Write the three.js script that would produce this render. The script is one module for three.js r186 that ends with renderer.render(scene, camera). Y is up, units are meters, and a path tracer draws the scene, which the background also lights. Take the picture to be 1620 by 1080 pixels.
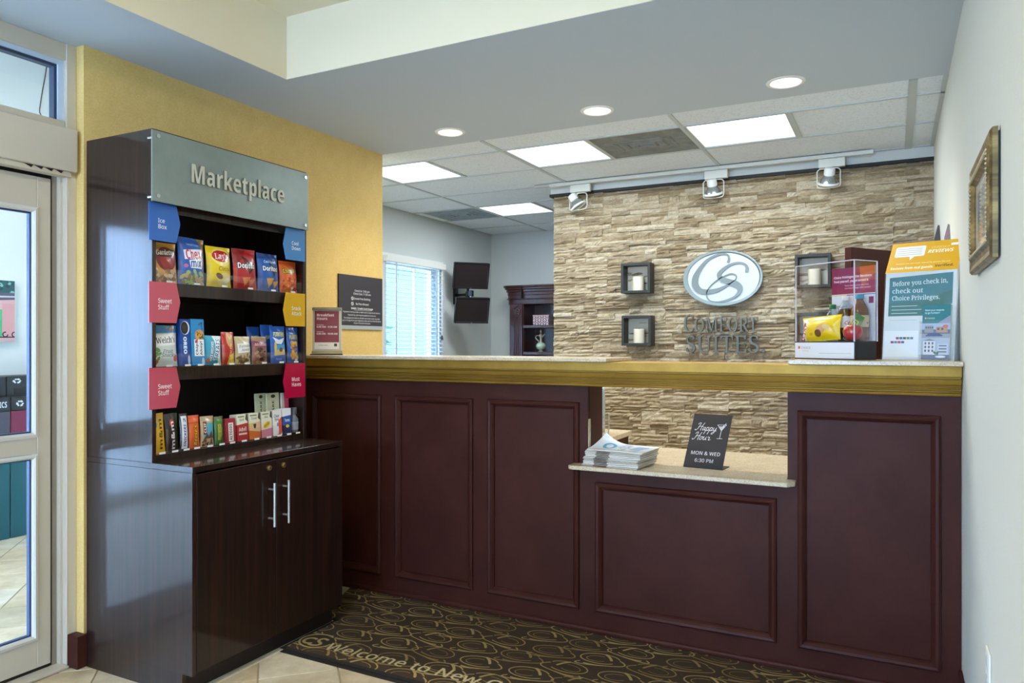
import * as THREE from 'three';
import { RoundedBoxGeometry } from 'three/addons/geometries/RoundedBoxGeometry.js';
import { mergeGeometries, toCreasedNormals } from 'three/addons/utils/BufferGeometryUtils.js';
import { TextGeometry } from 'three/addons/geometries/TextGeometry.js';
import { FontLoader } from 'three/addons/loaders/FontLoader.js';
import { RectAreaLightUniformsLib } from 'three/addons/lights/RectAreaLightUniformsLib.js';
RectAreaLightUniformsLib.init();

// ---------------------------------------------------------------- camera, sky, exposure
// x runs right along the desk, y up; "d" is the depth away from the camera, d = -z.
const scene = new THREE.Scene();
const F = 1176, YAW = THREE.MathUtils.degToRad(27.16);
const camera = new THREE.PerspectiveCamera(2 * Math.atan(540 / F) * 180 / Math.PI, 1.5, 0.05, 100);
camera.position.set(0, 1.42, 0);
camera.rotation.set(0, YAW, 0);
camera.setViewOffset(1620, 1080, 0, -2, 1620, 1080);
const renderer = new THREE.WebGLRenderer({ antialias: true });
renderer.toneMapping = THREE.LinearToneMapping;
renderer.toneMappingExposure = 1.2;
renderer.shadowMap.enabled = true;
scene.background = new THREE.Color().setRGB(6, 9.6, 15.5);

const L = { troffer: 19, downlight: 3.2, lobby: 46, entry: 75 };   // lamp strengths; lobby and entry are added fill lamps

// ---------------------------------------------------------------- helpers
let seed = 7;
const rnd = (a = 0, b = 1) => { seed = (seed + 0x6d2b79f5) | 0; let t = Math.imul(seed ^ (seed >>> 15), 1 | seed); t = (t + Math.imul(t ^ (t >>> 7), 61 | t)) ^ t; return a + (b - a) * (((t ^ (t >>> 14)) >>> 0) / 4294967296); };
const pick = (a) => a[Math.floor(rnd() * a.length)];
const origin = new Map();                       // world position of each group
const used = {};
function numbered(n) { used[n] = (used[n] ?? -1) + 1; return used[n] ? n + '_' + String(used[n]).padStart(3, '0') : n; }
function thing(name, label, category, [x, y, d] = [0, 0, 0], group, turn = 0) {
  const g = new THREE.Group(); g.name = numbered(name); g.position.set(x, y, -d); g.rotation.y = turn;
  g.userData = { label, category }; if (group) g.userData.group = group;
  scene.add(g); origin.set(g, new THREE.Vector3(x, y, -d)); return g;
}
function struct(name) { const g = new THREE.Group(); g.name = numbered(name); g.userData.kind = 'structure'; scene.add(g); origin.set(g, new THREE.Vector3()); return g; }
// add a part whose geometry is in world coordinates (local = true: in its parent's own)
function add(parent, name, geom, mat, local = false, label) {
  const geo = Array.isArray(geom) ? mergeGeometries(geom.map((g) => { const q = g.index ? g.toNonIndexed() : g; for (const k of Object.keys(q.attributes)) if (!['position', 'normal', 'uv'].includes(k)) q.deleteAttribute(k); return q; })) : geom;
  const m = new THREE.Mesh(geo, mat); m.name = name; m.castShadow = m.receiveShadow = true;
  if (parent && !local) { const o = origin.get(parent); if (o) geo.translate(-o.x, -o.y, -o.z); }
  origin.set(m, parent ? origin.get(parent) : new THREE.Vector3());
  if (label) m.userData.label = label;
  (parent ?? scene).add(m); return m;
}
function uvBox(g, s = 1) {
  const p = g.attributes.position, n = g.attributes.normal, uv = new Float32Array(p.count * 2);
  for (let i = 0; i < p.count; i++) {
    const ax = Math.abs(n.getX(i)), ay = Math.abs(n.getY(i)), az = Math.abs(n.getZ(i));
    let u, v;
    if (ay > ax && ay > az) { u = p.getX(i); v = p.getZ(i); } else if (ax > az) { u = p.getZ(i); v = p.getY(i); } else { u = p.getX(i); v = p.getY(i); }
    uv[2 * i] = u * s; uv[2 * i + 1] = v * s;
  }
  g.setAttribute('uv', new THREE.BufferAttribute(uv, 2)); return g;
}
function box(x0, x1, y0, y1, d0, d1, r = 0) {
  const w = x1 - x0, h = y1 - y0, t = d1 - d0;
  const g = r ? new RoundedBoxGeometry(w, h, t, 1, Math.min(r, w / 2.01, h / 2.01, t / 2.01)) : new THREE.BoxGeometry(w, h, t);
  g.translate((x0 + x1) / 2, (y0 + y1) / 2, -(d0 + d1) / 2);
  return uvBox(g);
}
function plate(pts, depth, bevel = 0) {         // polygon in x,y extruded towards +z by depth
  const s = pts instanceof THREE.Shape ? pts : new THREE.Shape(pts.map((p) => new THREE.Vector2(p[0], p[1])));
  return new THREE.ExtrudeGeometry(s, { depth: depth - 2 * bevel, bevelEnabled: bevel > 0, bevelThickness: bevel, bevelSize: bevel, bevelOffset: -bevel, bevelSegments: 1, curveSegments: 20 }).translate(0, 0, bevel);
}
const rectShape = (x0, x1, y0, y1) => new THREE.Shape([new THREE.Vector2(x0, y0), new THREE.Vector2(x1, y0), new THREE.Vector2(x1, y1), new THREE.Vector2(x0, y1)]);
function slab(pts, y0, y1, bevel = 0) {          // polygon in x,d as a horizontal slab
  const g = plate(pts, y1 - y0, bevel); g.rotateX(-Math.PI / 2); g.translate(0, y0, 0); return uvBox(g);
}
function tube(pts, r, seg = 24, rs = 8, closed = false) {
  return new THREE.TubeGeometry(new THREE.CatmullRomCurve3(pts.map((p) => new THREE.Vector3(...p)), closed), seg, r, rs, closed);
}
function cyl(x, y, d, r0, r1, h, n = 24) { return new THREE.CylinderGeometry(r0, r1, h, n).translate(x, y, -d); }
function rod(a, b, r, n = 12) {
  const A = new THREE.Vector3(...a), B = new THREE.Vector3(...b), g = new THREE.CylinderGeometry(r, r, A.distanceTo(B), n);
  g.applyQuaternion(new THREE.Quaternion().setFromUnitVectors(new THREE.Vector3(0, 1, 0), B.clone().sub(A).normalize()));
  return g.translate((A.x + B.x) / 2, (A.y + B.y) / 2, (A.z + B.z) / 2);
}
// mitred moulding round a rectangle in x,y; profile = [inset, height towards +z]
function frameGeo(x0, x1, y0, y1, prof) {
  const pos = [], uv = [];
  const quad = (a, b, c, d) => { pos.push(...a, ...b, ...c, ...a, ...c, ...d); for (const p of [a, b, c, a, c, d]) uv.push(p[0], p[1]); };
  for (let k = 0; k < prof.length - 1; k++) {
    const [a, h] = prof[k], [b, g] = prof[k + 1];
    const o = [[x0 + a, y0 + a, h], [x1 - a, y0 + a, h], [x1 - a, y1 - a, h], [x0 + a, y1 - a, h]];
    const i = [[x0 + b, y0 + b, g], [x1 - b, y0 + b, g], [x1 - b, y1 - b, g], [x0 + b, y1 - b, g]];
    for (let s = 0; s < 4; s++) quad(o[s], o[(s + 1) % 4], i[(s + 1) % 4], i[s]);
  }
  const q = new THREE.BufferGeometry(); q.setAttribute('position', new THREE.Float32BufferAttribute(pos, 3)); q.setAttribute('uv', new THREE.Float32BufferAttribute(uv, 2)); q.computeVertexNormals(); return q;
}
function profileX(x0, x1, prof) {                // prof = closed [d, y] outline run along x
  const g = new THREE.ExtrudeGeometry(new THREE.Shape(prof.map(([d, y]) => new THREE.Vector2(d, y))), { depth: x1 - x0, bevelEnabled: false, curveSegments: 8 });
  g.rotateY(Math.PI / 2); g.translate(x0, 0, 0); return uvBox(g);   // (d,y,run) -> (x = run, z = -d)
}

// ---------------------------------------------------------------- textures and materials
const lin = (hex) => new THREE.Color(hex);
function canvas(w, h, draw) { const c = document.createElement('canvas'); c.width = w; c.height = h; const x = c.getContext('2d'); draw(x, w, h); return c; }
function tex(w, h, draw, rep, srgb = true) {
  const t = new THREE.CanvasTexture(canvas(w, h, draw)); if (srgb) t.colorSpace = THREE.SRGBColorSpace; t.magFilter = THREE.LinearFilter;
  if (rep) { t.wrapS = t.wrapT = THREE.RepeatWrapping; t.repeat.set(...rep); } return t;
}
// tiling value noise: layers of [cellsX, cellsY, weight]
function noiseField(n, layers, sd = 1) {
  const out = new Float32Array(n * n); let tot = 0;
  const h = (i, j, k) => { let t = Math.imul(i * 374761393 + j * 668265263 + k * 2147483647 + sd * 144665, 1274126177); t ^= t >>> 13; t = Math.imul(t, 1103515245); t ^= t >>> 16; return (t >>> 0) / 4294967296; };
  layers.forEach(([cx, cy, w], k) => {
    tot += w;
    for (let y = 0; y < n; y++) for (let x = 0; x < n; x++) {
      const fx = x / n * cx, fy = y / n * cy, ix = Math.floor(fx), iy = Math.floor(fy); let u = fx - ix, v = fy - iy; u = u * u * (3 - 2 * u); v = v * v * (3 - 2 * v);
      const a = h(ix % cx, iy % cy, k), b = h((ix + 1) % cx, iy % cy, k), c = h(ix % cx, (iy + 1) % cy, k), d = h((ix + 1) % cx, (iy + 1) % cy, k);
      out[y * n + x] += w * (a + (b - a) * u + (c - a) * v + (a - b - c + d) * u * v);
    }
  });
  for (let i = 0; i < out.length; i++) out[i] /= tot; return out;
}
function dataTex(n, f, srgb, rep) {
  const d = new Uint8Array(n * n * 4);
  for (let i = 0; i < n * n; i++) { const c = f(i); for (let k = 0; k < 3; k++) d[4 * i + k] = Math.max(0, Math.min(255, c[k])); d[4 * i + 3] = 255; }
  const t = new THREE.DataTexture(d, n, n); t.magFilter = THREE.LinearFilter; if (srgb) t.colorSpace = THREE.SRGBColorSpace;
  t.wrapS = t.wrapT = THREE.RepeatWrapping; if (rep) t.repeat.set(...rep); t.needsUpdate = true; return t;
}
const mixTex = (field, a, b, rep, lo = 0.25, hi = 0.75) => dataTex(Math.sqrt(field.length), (i) => { const t = Math.max(0, Math.min(1, (field[i] - lo) / (hi - lo))); return a.map((v, k) => v + (b[k] - v) * t); }, true, rep);
const bumpTex = (field, rep) => dataTex(Math.sqrt(field.length), (i) => { const v = field[i] * 255; return [v, v, v]; }, false, rep);
const S = (o) => new THREE.MeshStandardMaterial(o), P = (o) => new THREE.MeshPhysicalMaterial(o);
const nFine = noiseField(256, [[64, 64, 1], [128, 128, 1], [8, 8, 0.5]], 1);
const nWeave = noiseField(256, [[48, 96, 1], [128, 128, 1], [6, 6, 0.6]], 2);
const nGrain = noiseField(256, [[96, 3, 1], [40, 2, 1], [128, 12, 0.7]], 3);
const nCloud = noiseField(256, [[4, 4, 1], [9, 9, 0.8], [24, 24, 0.5], [80, 80, 0.4]], 4);
const nStone = noiseField(512, [[6, 8, 0.9], [20, 26, 1], [56, 70, 1], [150, 180, 0.9]], 5);
const nSpeck = noiseField(256, [[128, 128, 1], [60, 60, 1], [200, 200, 1]], 6);
const fineBump = bumpTex(nFine, [4, 4]);
const M = {
  yellow: S({ map: mixTex(nWeave, [214, 180, 108], [225, 195, 124], [3, 3]), bumpMap: bumpTex(nWeave, [6, 6]), bumpScale: 0.0005, roughness: 0.85 }),
  offwhite: S({ color: lin('#d8d9d0'), bumpMap: fineBump, bumpScale: 0.0008, roughness: 0.85 }),
  offgrey: S({ color: lin('#d0d5d4'), bumpMap: fineBump, bumpScale: 0.0006, roughness: 0.88 }),
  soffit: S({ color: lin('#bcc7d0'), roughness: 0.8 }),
  cream: S({ color: lin('#ebe0c4'), roughness: 0.85 }),
  tile: S({ map: dataTex(256, (i) => { const v = nSpeck[i] < 0.36 ? 216 : 234 + (nFine[i] - 0.5) * 8; return [v - 8, v, v + 6]; }, true, [1.6, 1.6]), bumpMap: bumpTex(nSpeck, [1.6, 1.6]), bumpScale: 0.0015, roughness: 0.95 }),
  grid: S({ color: lin('#bcc4c4'), roughness: 0.5 }),
  espresso: P({ map: mixTex(nGrain, [25, 12, 8], [44, 24, 16], [1.5, 1]), roughness: 0.5, specularIntensity: 0.4, clearcoat: 0.8, clearcoatRoughness: 0.1 }),
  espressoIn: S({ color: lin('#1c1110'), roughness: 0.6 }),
  mahogany: P({ map: mixTex(nCloud, [60, 28, 23], [71, 36, 29], [1, 1]), roughness: 0.42, specularIntensity: 0.3 }),
  gold: P({ map: mixTex(nCloud, [150, 113, 36], [170, 132, 50], [2, 2]), metalness: 0.5, roughness: 0.45 }),
  counter: P({ map: dataTex(256, (i) => { const k = nSpeck[i] < 0.38 ? -30 : nSpeck[i] > 0.62 ? 16 : 0; const b = (nCloud[i] - 0.5) * 20; return [206 + k + b, 189 + k + b, 160 + k + b]; }, true, [4, 4]), roughness: 0.25, clearcoat: 0.15, clearcoatRoughness: 0.1 }),
  floor: P({ map: mixTex(nCloud, [186, 172, 142], [216, 204, 178], [2, 2]), roughness: 0.45, bumpMap: bumpTex(nCloud, [2, 2]), bumpScale: 0.001 }),
  grout: S({ color: lin('#a4957a'), roughness: 0.95 }),
  alu: S({ color: lin('#c9bfac'), roughness: 0.45, metalness: 0.0 }),
  dark: S({ color: lin('#15120f'), roughness: 0.6 }),
  black: S({ color: lin('#141414'), roughness: 0.45 }),
  white: S({ color: lin('#e8e8e4'), roughness: 0.5 }),
  fixture: S({ color: lin('#d8d8cc'), roughness: 0.45 }),
  chrome: S({ color: lin('#d8d8d8'), roughness: 0.25, metalness: 1 }),
  steel: S({ color: lin('#c9c9c4'), roughness: 0.35, metalness: 0.9 }),
  brass: S({ color: lin('#c9b98a'), roughness: 0.3, metalness: 1 }),
  letter: S({ color: lin('#66665d'), roughness: 0.4, metalness: 0.3 }),
  signGrey: P({ map: mixTex(nCloud, [124, 136, 130], [136, 147, 143], [1, 1]), roughness: 0.35, metalness: 0.25 }),
  signLetter: S({ color: lin('#c2c2b4'), roughness: 0.5, metalness: 0.1 }),
  signLetterSide: S({ color: lin('#6c6c60'), roughness: 0.6 }),
  glass: P({ color: 0xffffff, transmission: 1, thickness: 0, roughness: 0, ior: 1.5 }),
  acrylic: P({ color: 0xffffff, transmission: 1, thickness: 0, roughness: 0.02, ior: 1.45 }),
  candle: P({ color: lin('#efe6d0'), roughness: 0.6, transmission: 0.15, thickness: 0 }),
  charcoal: S({ color: lin('#2d2f2c'), roughness: 0.55 }),
  cherry: P({ map: mixTex(nGrain, [44, 18, 18], [72, 32, 30], [2, 1]), roughness: 0.35, clearcoat: 0.7, clearcoatRoughness: 0.15 }),
  teal: S({ color: lin('#0b5c66'), roughness: 0.5 }),
  maroon: S({ color: lin('#7d1f43'), roughness: 0.5 }),
  binBlack: S({ color: lin('#20262a'), roughness: 0.5 }),
  paper: S({ color: lin('#e9e7e0'), roughness: 0.8 }),
  slat: S({ color: lin('#b4c2cc'), roughness: 0.6 }),
  frosted: S({ color: lin('#e6e8e4'), roughness: 0.35 }),
  wallBright: S({ color: lin('#dfe2de'), roughness: 0.85 }),
};
const printed = (w, h, draw, o = {}) => P({ map: tex(w, h, draw), roughness: 0.5, ...o });
function txt(c, s, x, y, size, color, o = {}) {
  c.save(); c.translate(x, y); if (o.rot) c.rotate(o.rot); if (o.skew) c.transform(1, 0, o.skew, 1, 0, 0);
  c.font = (o.italic ? 'italic ' : '') + (o.bold ? 'bold ' : '') + size + 'px ' + (o.font ?? 'sans-serif'); c.textAlign = o.align ?? 'center'; c.textBaseline = 'middle';
  let k = 1; if (o.maxw) { const w = c.measureText(s).width; if (w > o.maxw) k = o.maxw / w; } c.scale(k * (o.sx ?? 1), 1);
  if (o.stroke) { c.strokeStyle = o.stroke; c.lineWidth = o.lw ?? size * 0.2; c.lineJoin = 'round'; c.strokeText(s, 0, 0); }
  c.fillStyle = color; c.fillText(s, 0, 0); c.restore();
}
const fill = (c, w, h, col) => { c.fillStyle = col; c.fillRect(0, 0, w, h); };
function blob(c, x, y, rx, ry, col, rot = 0) { c.fillStyle = col; c.beginPath(); c.ellipse(x, y, rx, ry, rot, 0, 7); c.fill(); }
function poly(c, pts, col) { c.fillStyle = col; c.beginPath(); pts.forEach(([x, y], i) => (i ? c.lineTo(x, y) : c.moveTo(x, y))); c.closePath(); c.fill(); }
function scatter(c, x0, y0, x1, y1, n, cols, r0, r1) { for (let i = 0; i < n; i++) blob(c, rnd(x0, x1), rnd(y0, y1), rnd(r0, r1), rnd(r0, r1) * 0.6, pick(cols), rnd(0, 3)); }
const fonts = {};
for (const [k, f] of [['serif', 'droid_serif_bold'], ['serifR', 'droid_serif_regular'], ['sans', 'droid_sans_bold']]) fonts[k] = await new FontLoader().loadAsync('fonts/droid/' + f + '.typeface.json');
const capOf = (font, c = 'M') => { const g = new TextGeometry(c, { font, size: 1, depth: 0.1, curveSegments: 2, bevelEnabled: false }); g.computeBoundingBox(); return g.boundingBox.max.y; };
// each letter is a mesh of its own; returns the run's width
function letters(parent, s, { font, size, depth, at, sx = 1, gap = 1, rotY = 0, mat, name = 'letter', scales }) {
  let x = 0; const data = font.data, sc = size / data.resolution;
  for (let i = 0; i < s.length; i++) {
    const k = scales ? scales[i] : 1, gl = data.glyphs[s[i]] ?? data.glyphs['?'];
    if (s[i] !== ' ') {
      const g = new TextGeometry(s[i], { font, size: size * k, depth, curveSegments: 5, bevelEnabled: false }); g.scale(sx, 1, 1); g.translate(x, 0, 0); g.rotateY(rotY); g.translate(at[0], at[1], -at[2]);
      add(parent, name, g, mat);
    }
    x += gl.ha * sc * k * sx * gap;
  }
  return x;
}

// ================================================================= THE SETTING
const CEIL = 2.73, XL = -3.17, XR = 0.24, XO = -4.36, DB = 7.94, DS = 5.7;
// walls ------------------------------------------------------------
const wall = (name, mat, ...boxes) => { const g = struct(name); boxes.forEach((b, i) => add(g, 'wall_panel', b, Array.isArray(mat) ? mat[i] : mat)); return g; };
wall('wall_left', M.yellow, box(-3.32, XL, 0, 2.95, 2.05, 4.2));
const wr = wall('wall_right', M.offwhite, box(XR, XR + 0.15, 0, 3.2, -4.1, 8.09));
wall('wall_office_front', M.offgrey, box(XO - 0.0, -3.32, 0, 2.95, 4.05, 4.2));
wall('wall_office_left', M.offgrey, box(XO - 0.15, XO, 0, 2.95, 4.05, 5.8), box(XO - 0.15, XO, 0, 1.1, 5.8, 6.76), box(XO - 0.15, XO, 2.24, 2.95, 5.8, 6.76), box(XO - 0.15, XO, 0, 2.95, 6.76, DB + 0.15));
wall('wall_office_back', M.offgrey, box(XO, XR, 0, 2.95, DB, DB + 0.15));
wall('wall_behind_camera', M.offwhite, box(-3.4, -3.15, 0, 3.2, -4.1, -3.95), box(0.05, XR, 0, 3.2, -4.1, -3.95), box(-3.15, 0.05, 2.6, 3.2, -4.1, -3.95), box(-3.15, 0.05, 0, 0.3, -4.1, -3.95));
wall('wall_entry', M.yellow, box(-3.4, -3.22, 0, 2.95, -3.95, 0.92));
// baseboards ---------------------------------------------------------
const bb = struct('baseboard_left');
add(bb, 'board', box(XL, XL + 0.014, 0, 0.14, 2.05, 3.4, 0.003), M.mahogany);
add(bb, 'end_return', box(-3.225, XL + 0.02, 0, 0.142, 2.008, 2.052, 0.003), M.mahogany);
const bbr = struct('baseboard_right');
add(bbr, 'board', box(XR - 0.014, XR, 0, 0.14, -3.9, 3.39, 0.003), M.mahogany);

// floor: diagonal tiles with recessed joints -------------------------
const floor = struct('floor');
add(floor, 'screed', box(-6.2, XR + 0.15, -0.12, -0.004, -4.1, 8.09), M.grout);
{
  const clip = (poly, x0, x1, d0, d1) => {
    const cut = (p, f) => { const o = []; p.forEach((a, i) => { const b = p[(i + 1) % p.length], fa = f(a), fb = f(b); if (fa >= 0) o.push(a); if (fa * fb < 0) { const t = fa / (fa - fb); o.push([a[0] + (b[0] - a[0]) * t, a[1] + (b[1] - a[1]) * t]); } }); return o; };
    for (const f of [(p) => p[0] - x0, (p) => x1 - p[0], (p) => p[1] - d0, (p) => d1 - p[1]]) { poly = cut(poly, f); if (poly.length < 3) return null; }
    return poly;
  };
  const T = 0.468, j = 0.005, rest = [], vars = [M.floor];
  for (const c of ['#fff6ea', '#f2ece2', '#ffffff']) { const m = M.floor.clone(); m.color.set(c); vars.push(m); }
  for (const [x0, x1, d0, d1, vis] of [[-3.2, XR, 0.9, 3.42, 1], [-5.98, -3.32, 0.3, 3.68, 1], [-3.2, XR, -3.95, 0.9, 0], [-5.98, -3.32, -2.4, 0.3, 0], [-4.36, XR, 4.2, 7.94, 0]])
    for (let a = -40; a < 40; a++) for (let b = -40; b < 40; b++) {
      const c1 = -0.085 + a * T, c2 = 4.685 + b * T, q = [[c1 + j, c2 + j], [c1 + T - j, c2 + j], [c1 + T - j, c2 + T - j], [c1 + j, c2 + T - j]].map(([s, t]) => [(s - t) / 2, (s + t) / 2]);
      const p = clip(q, x0, x1, d0, d1); if (!p) continue;
      let ar = 0; p.forEach((u, i) => { const v = p[(i + 1) % p.length]; ar += u[0] * v[1] - v[0] * u[1]; }); if (Math.abs(ar) < 0.0015) continue;
      const g = slab(ar > 0 ? p : p.reverse(), -0.02, 0, 0.0015);
      if (vis) add(floor, 'floor_tile', g, pick(vars)); else rest.push(g);
    }
  const r = add(floor, 'outlying_tiles', rest, M.floor); r.userData.kind = 'stuff';
  add(floor, 'border_strip', box(-2.54, -2.507, -0.003, 0.006, 2.02, 2.955, 0.002), M.floor);
}

// ceiling: plaster soffit with a raised tray, and the lay-in tile field --
const ceiling = struct('ceiling');
{
  const s = new THREE.Shape([[-3.4, -4.1], [0.39, -4.1], [0.39, 4.2], [-3.4, 4.2]].map((p) => new THREE.Vector2(...p)));
  const tray = new THREE.Path([[-2.689, -1.602], [-0.148, -1.602], [-0.148, 2.782], [-2.689, 2.782]].map((p) => new THREE.Vector2(...p))); s.holes.push(tray);
  for (const [x, d] of [[-2.454, 3.94], [-1.488, 3.955], [-0.482, 3.955]]) { const h = new THREE.Path(); h.absarc(x, d, 0.078, 0, Math.PI * 2, true); s.holes.push(h); }
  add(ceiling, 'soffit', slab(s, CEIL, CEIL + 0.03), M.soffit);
  add(ceiling, 'tray_side', box(-2.75, -2.687, CEIL + 0.001, 3.04, -1.66, 2.84), M.cream);
  add(ceiling, 'tray_side', box(-0.15, -0.09, CEIL + 0.001, 3.04, -1.66, 2.84), M.cream);
  add(ceiling, 'tray_side', box(-2.687, -0.15, CEIL + 0.001, 3.04, 2.78, 2.84), M.cream);
  add(ceiling, 'tray_side', box(-2.687, -0.15, CEIL + 0.001, 3.04, -1.66, -1.6), M.cream);
  add(ceiling, 'tray_top', box(-2.75, -0.09, 3.04, 3.1, -1.66, 2.84), M.cream);
  add(ceiling, 'roof_deck', box(-4.6, 0.39, 3.14, 3.24, -4.1, 8.1), M.dark);
  const px = 0.618, gx = [XR, 0.089]; for (let k = 1; k < 8; k++) gx.push(0.089 - px * k); gx.push(XO);
  const gd = [4.2, 4.48, 5.06, 5.655, 6.25, 6.83, 7.42, DB];
  const put = (x0, x1, d0, d1) => add(ceiling, 'ceiling_tile', box(x0 + 0.008, x1 - 0.008, CEIL + 0.004, CEIL + 0.018, d0 + 0.008, d1 - 0.008, 0.002), M.tile);
  const X = (k) => 0.089 - px * k;
  const spans = { 0: [[XO, X(6)], [X(6), X(4)], [X(4), X(2)], [X(2), X(0)], [X(0), XR]], 1: [[XO, X(6)], [X(5), X(4)], [X(1), X(0)], [X(0), XR]], 2: [[XO, X(6)], [X(6), X(4)], [X(4), X(2)], [X(2), X(0)], [X(0), XR]],
    3: [[XO, X(6)], [X(6), X(4)], [X(4), X(2)], [X(2), X(0)], [X(0), XR]], 4: [[XO, X(7)], [X(5), X(4)], [X(4), X(2)], [X(2), X(0)], [X(0), XR]], 5: [[XO, X(6)], [X(6), X(4)], [X(4), X(2)], [X(2), X(0)], [X(0), XR]], 6: [[XO, X(6)], [X(6), X(4)], [X(4), X(2)], [X(2), X(0)], [X(0), XR]] };
  for (let r = 0; r < 7; r++) for (const [a, b] of spans[r]) put(a, b, gd[r], gd[r + 1]);
  for (let r = 1; r < 7; r++) add(ceiling, 'grid_bar', box(XO, XR, CEIL - 0.003, CEIL + 0.006, gd[r] - 0.011, gd[r] + 0.011), M.grid);
  for (let r = 0; r < 7; r++) { const cuts = new Set(); spans[r].forEach(([a, b]) => { cuts.add(a); cuts.add(b); }); if (r === 1) [2, 3, 4, 5, 6].forEach((k) => cuts.add(X(k))); if (r === 4) [5, 6, 7].forEach((k) => cuts.add(X(k)));
    for (const c of cuts) if (c > XO + 0.1 && c < XR - 0.05) { const w = Math.abs(c - X(0)) < 0.01 ? 0.02 : 0.012; add(ceiling, 'grid_bar', box(c - w, c + w, CEIL - 0.003, CEIL + 0.006, gd[r] + 0.011, gd[r + 1] - 0.011), M.grid); } }
  add(ceiling, 'wall_angle', box(XR - 0.022, XR, CEIL - 0.003, CEIL + 0.014, 4.2, DS), M.grid);
  add(ceiling, 'wall_angle', box(XO, XO + 0.02, CEIL - 0.003, CEIL + 0.014, 4.2, DB), M.grid);
  add(ceiling, 'plenum_cover', box(XO, XR, CEIL + 0.12, CEIL + 0.15, 4.2, DB), M.dark);
}

// stone feature wall: ledger stones laid one by one --------------------
const stoneWall = struct('wall_stone');
{
  const X0 = -2.52, X1 = XR, Y1 = 2.632;
  add(stoneWall, 'backing', box(X0 + 0.004, X1, 0, Y1, DS, DS + 0.16), S({ color: lin('#5d5040'), roughness: 1 }));
  add(stoneWall, 'top_shade_strip', box(X0 - 0.03, X1, Y1, Y1 + 0.022, DS - 0.045, DS + 0.16), M.dark);  // dark strip paints the shadow along the top of the stone
  add(stoneWall, 'header', box(X0 - 0.03, X1, Y1 + 0.022, CEIL, DS - 0.02, DS + 0.16), M.offwhite);
  const map = mixTex(nStone, [184, 172, 150], [226, 217, 200], null, 0.28, 0.72), bump = bumpTex(nStone);
  const tones = ['#efeae0', '#e6decf', '#ddd2c0', '#d0c4b0', '#ebe4d8', '#c4b6a0', '#d9cdb9', '#c2b7a8', '#e2d8c6', '#b6a892'].map((c) => S({ map, bumpMap: bump, bumpScale: 0.007, roughness: 0.95, color: lin(c) }));
  // a few stone shapes with an uneven split face
  const shapes = [];
  for (let k = 0; k < 24; k++) {
    const g = new THREE.BoxGeometry(1, 1, 1, 4, 2, 1), p = g.attributes.position, h = {}, u0 = rnd(), v0 = rnd(), uv = g.attributes.uv;
    for (let i = 0; i < p.count; i++) if (p.getZ(i) > 0) {
      const key = p.getX(i).toFixed(2) + ',' + p.getY(i).toFixed(2), e = Math.abs(p.getX(i)) > 0.49 || Math.abs(p.getY(i)) > 0.49;
      h[key] ??= rnd(e ? -0.34 : -0.16, e ? -0.04 : 0.18); p.setZ(i, 0.5 + h[key]);
    }
    for (let i = 0; i < p.count; i++) uv.setXY(i, u0 + (p.getX(i) + 0.5) * 0.3, v0 + (p.getY(i) + 0.5) * 0.07);
    const q = g.toNonIndexed(); q.computeVertexNormals(); shapes.push(q);
  }
  // courses grouped in panels 0.15 m high, each panel's courses of its own heights
  const stones = [];
  for (let y = 0; y < Y1 - 0.01; ) {
    const ph = Math.min(0.13, Y1 - y); let x = X0 - rnd(0, 0.3);
    while (x < X1 - 0.005) {
      const pw = rnd(0.42, 0.62), a = Math.max(x, X0), b = Math.min(x + pw, X1); x += pw; if (b - a < 0.02) continue;
      const n = pick([4, 4, 5, 5]); const hs = []; let t = 0; for (let k = 0; k < n; k++) { hs.push(rnd(0.6, 1.5)); t += hs[k]; }
      let yy = y;
      for (let k = 0; k < n; k++) {
        const hh = hs[k] / t * ph; let xx = a;
        while (xx < b - 0.004) { let w = rnd(0.07, 0.3); if (b - xx - w < 0.06) w = b - xx; stones.push([xx, xx + w, yy, yy + hh]); xx += w; }
        yy += hh;
      }
    }
    y += ph;
  }
  const seen = ([x0, x1, y0, y1]) => (y1 > 1.25 || (x1 > -2.1 && x0 < -0.6 && y0 < 1.1 && y1 > 0.6)) ? (x1 - x0) * (y1 - y0) : 0;
  const order = stones.map((s, i) => [seen(s), i]).sort((a, b) => b[0] - a[0]), own = new Set(order.slice(0, 300).map((o) => o[1])), rest = [], J = 0.0008;
  stones.forEach(([x0, x1, y0, y1], i) => {
    const dp = rnd(0.022, 0.042), cx = (x0 + x1) / 2, cy = (y0 + y1) / 2, low = y1 < 1.35 ? 0 : 1, tone = Math.floor(rnd() * tones.length), sh = pick(shapes);
    const mt = new THREE.Matrix4().compose(new THREE.Vector3(cx, cy, -(DS + 0.006) + dp / 2 + 0.003), new THREE.Quaternion(), new THREE.Vector3(x1 - x0 - J, y1 - y0 - J, dp + 0.006));
    if (own.has(i)) { const m = new THREE.Mesh(sh, tones[tone]); m.name = 'stone'; m.applyMatrix4(mt); m.castShadow = m.receiveShadow = true; stoneWall.add(m); } else {
      const g = sh.clone().applyMatrix4(mt), c = tones[tone].color, n = g.attributes.position.count, col = new Float32Array(n * 3); for (let v = 0; v < n; v++) col.set([c.r, c.g, c.b], v * 3);
      g.setAttribute('color', new THREE.BufferAttribute(col, 3)); rest.push(g);
    }
  });
  const r = new THREE.Mesh(mergeGeometries(rest), S({ map, bumpMap: bump, bumpScale: 0.006, roughness: 0.95, vertexColors: true })); r.name = 'smaller_stones'; r.userData.kind = 'stuff'; r.castShadow = r.receiveShadow = true; stoneWall.add(r);
}

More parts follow.
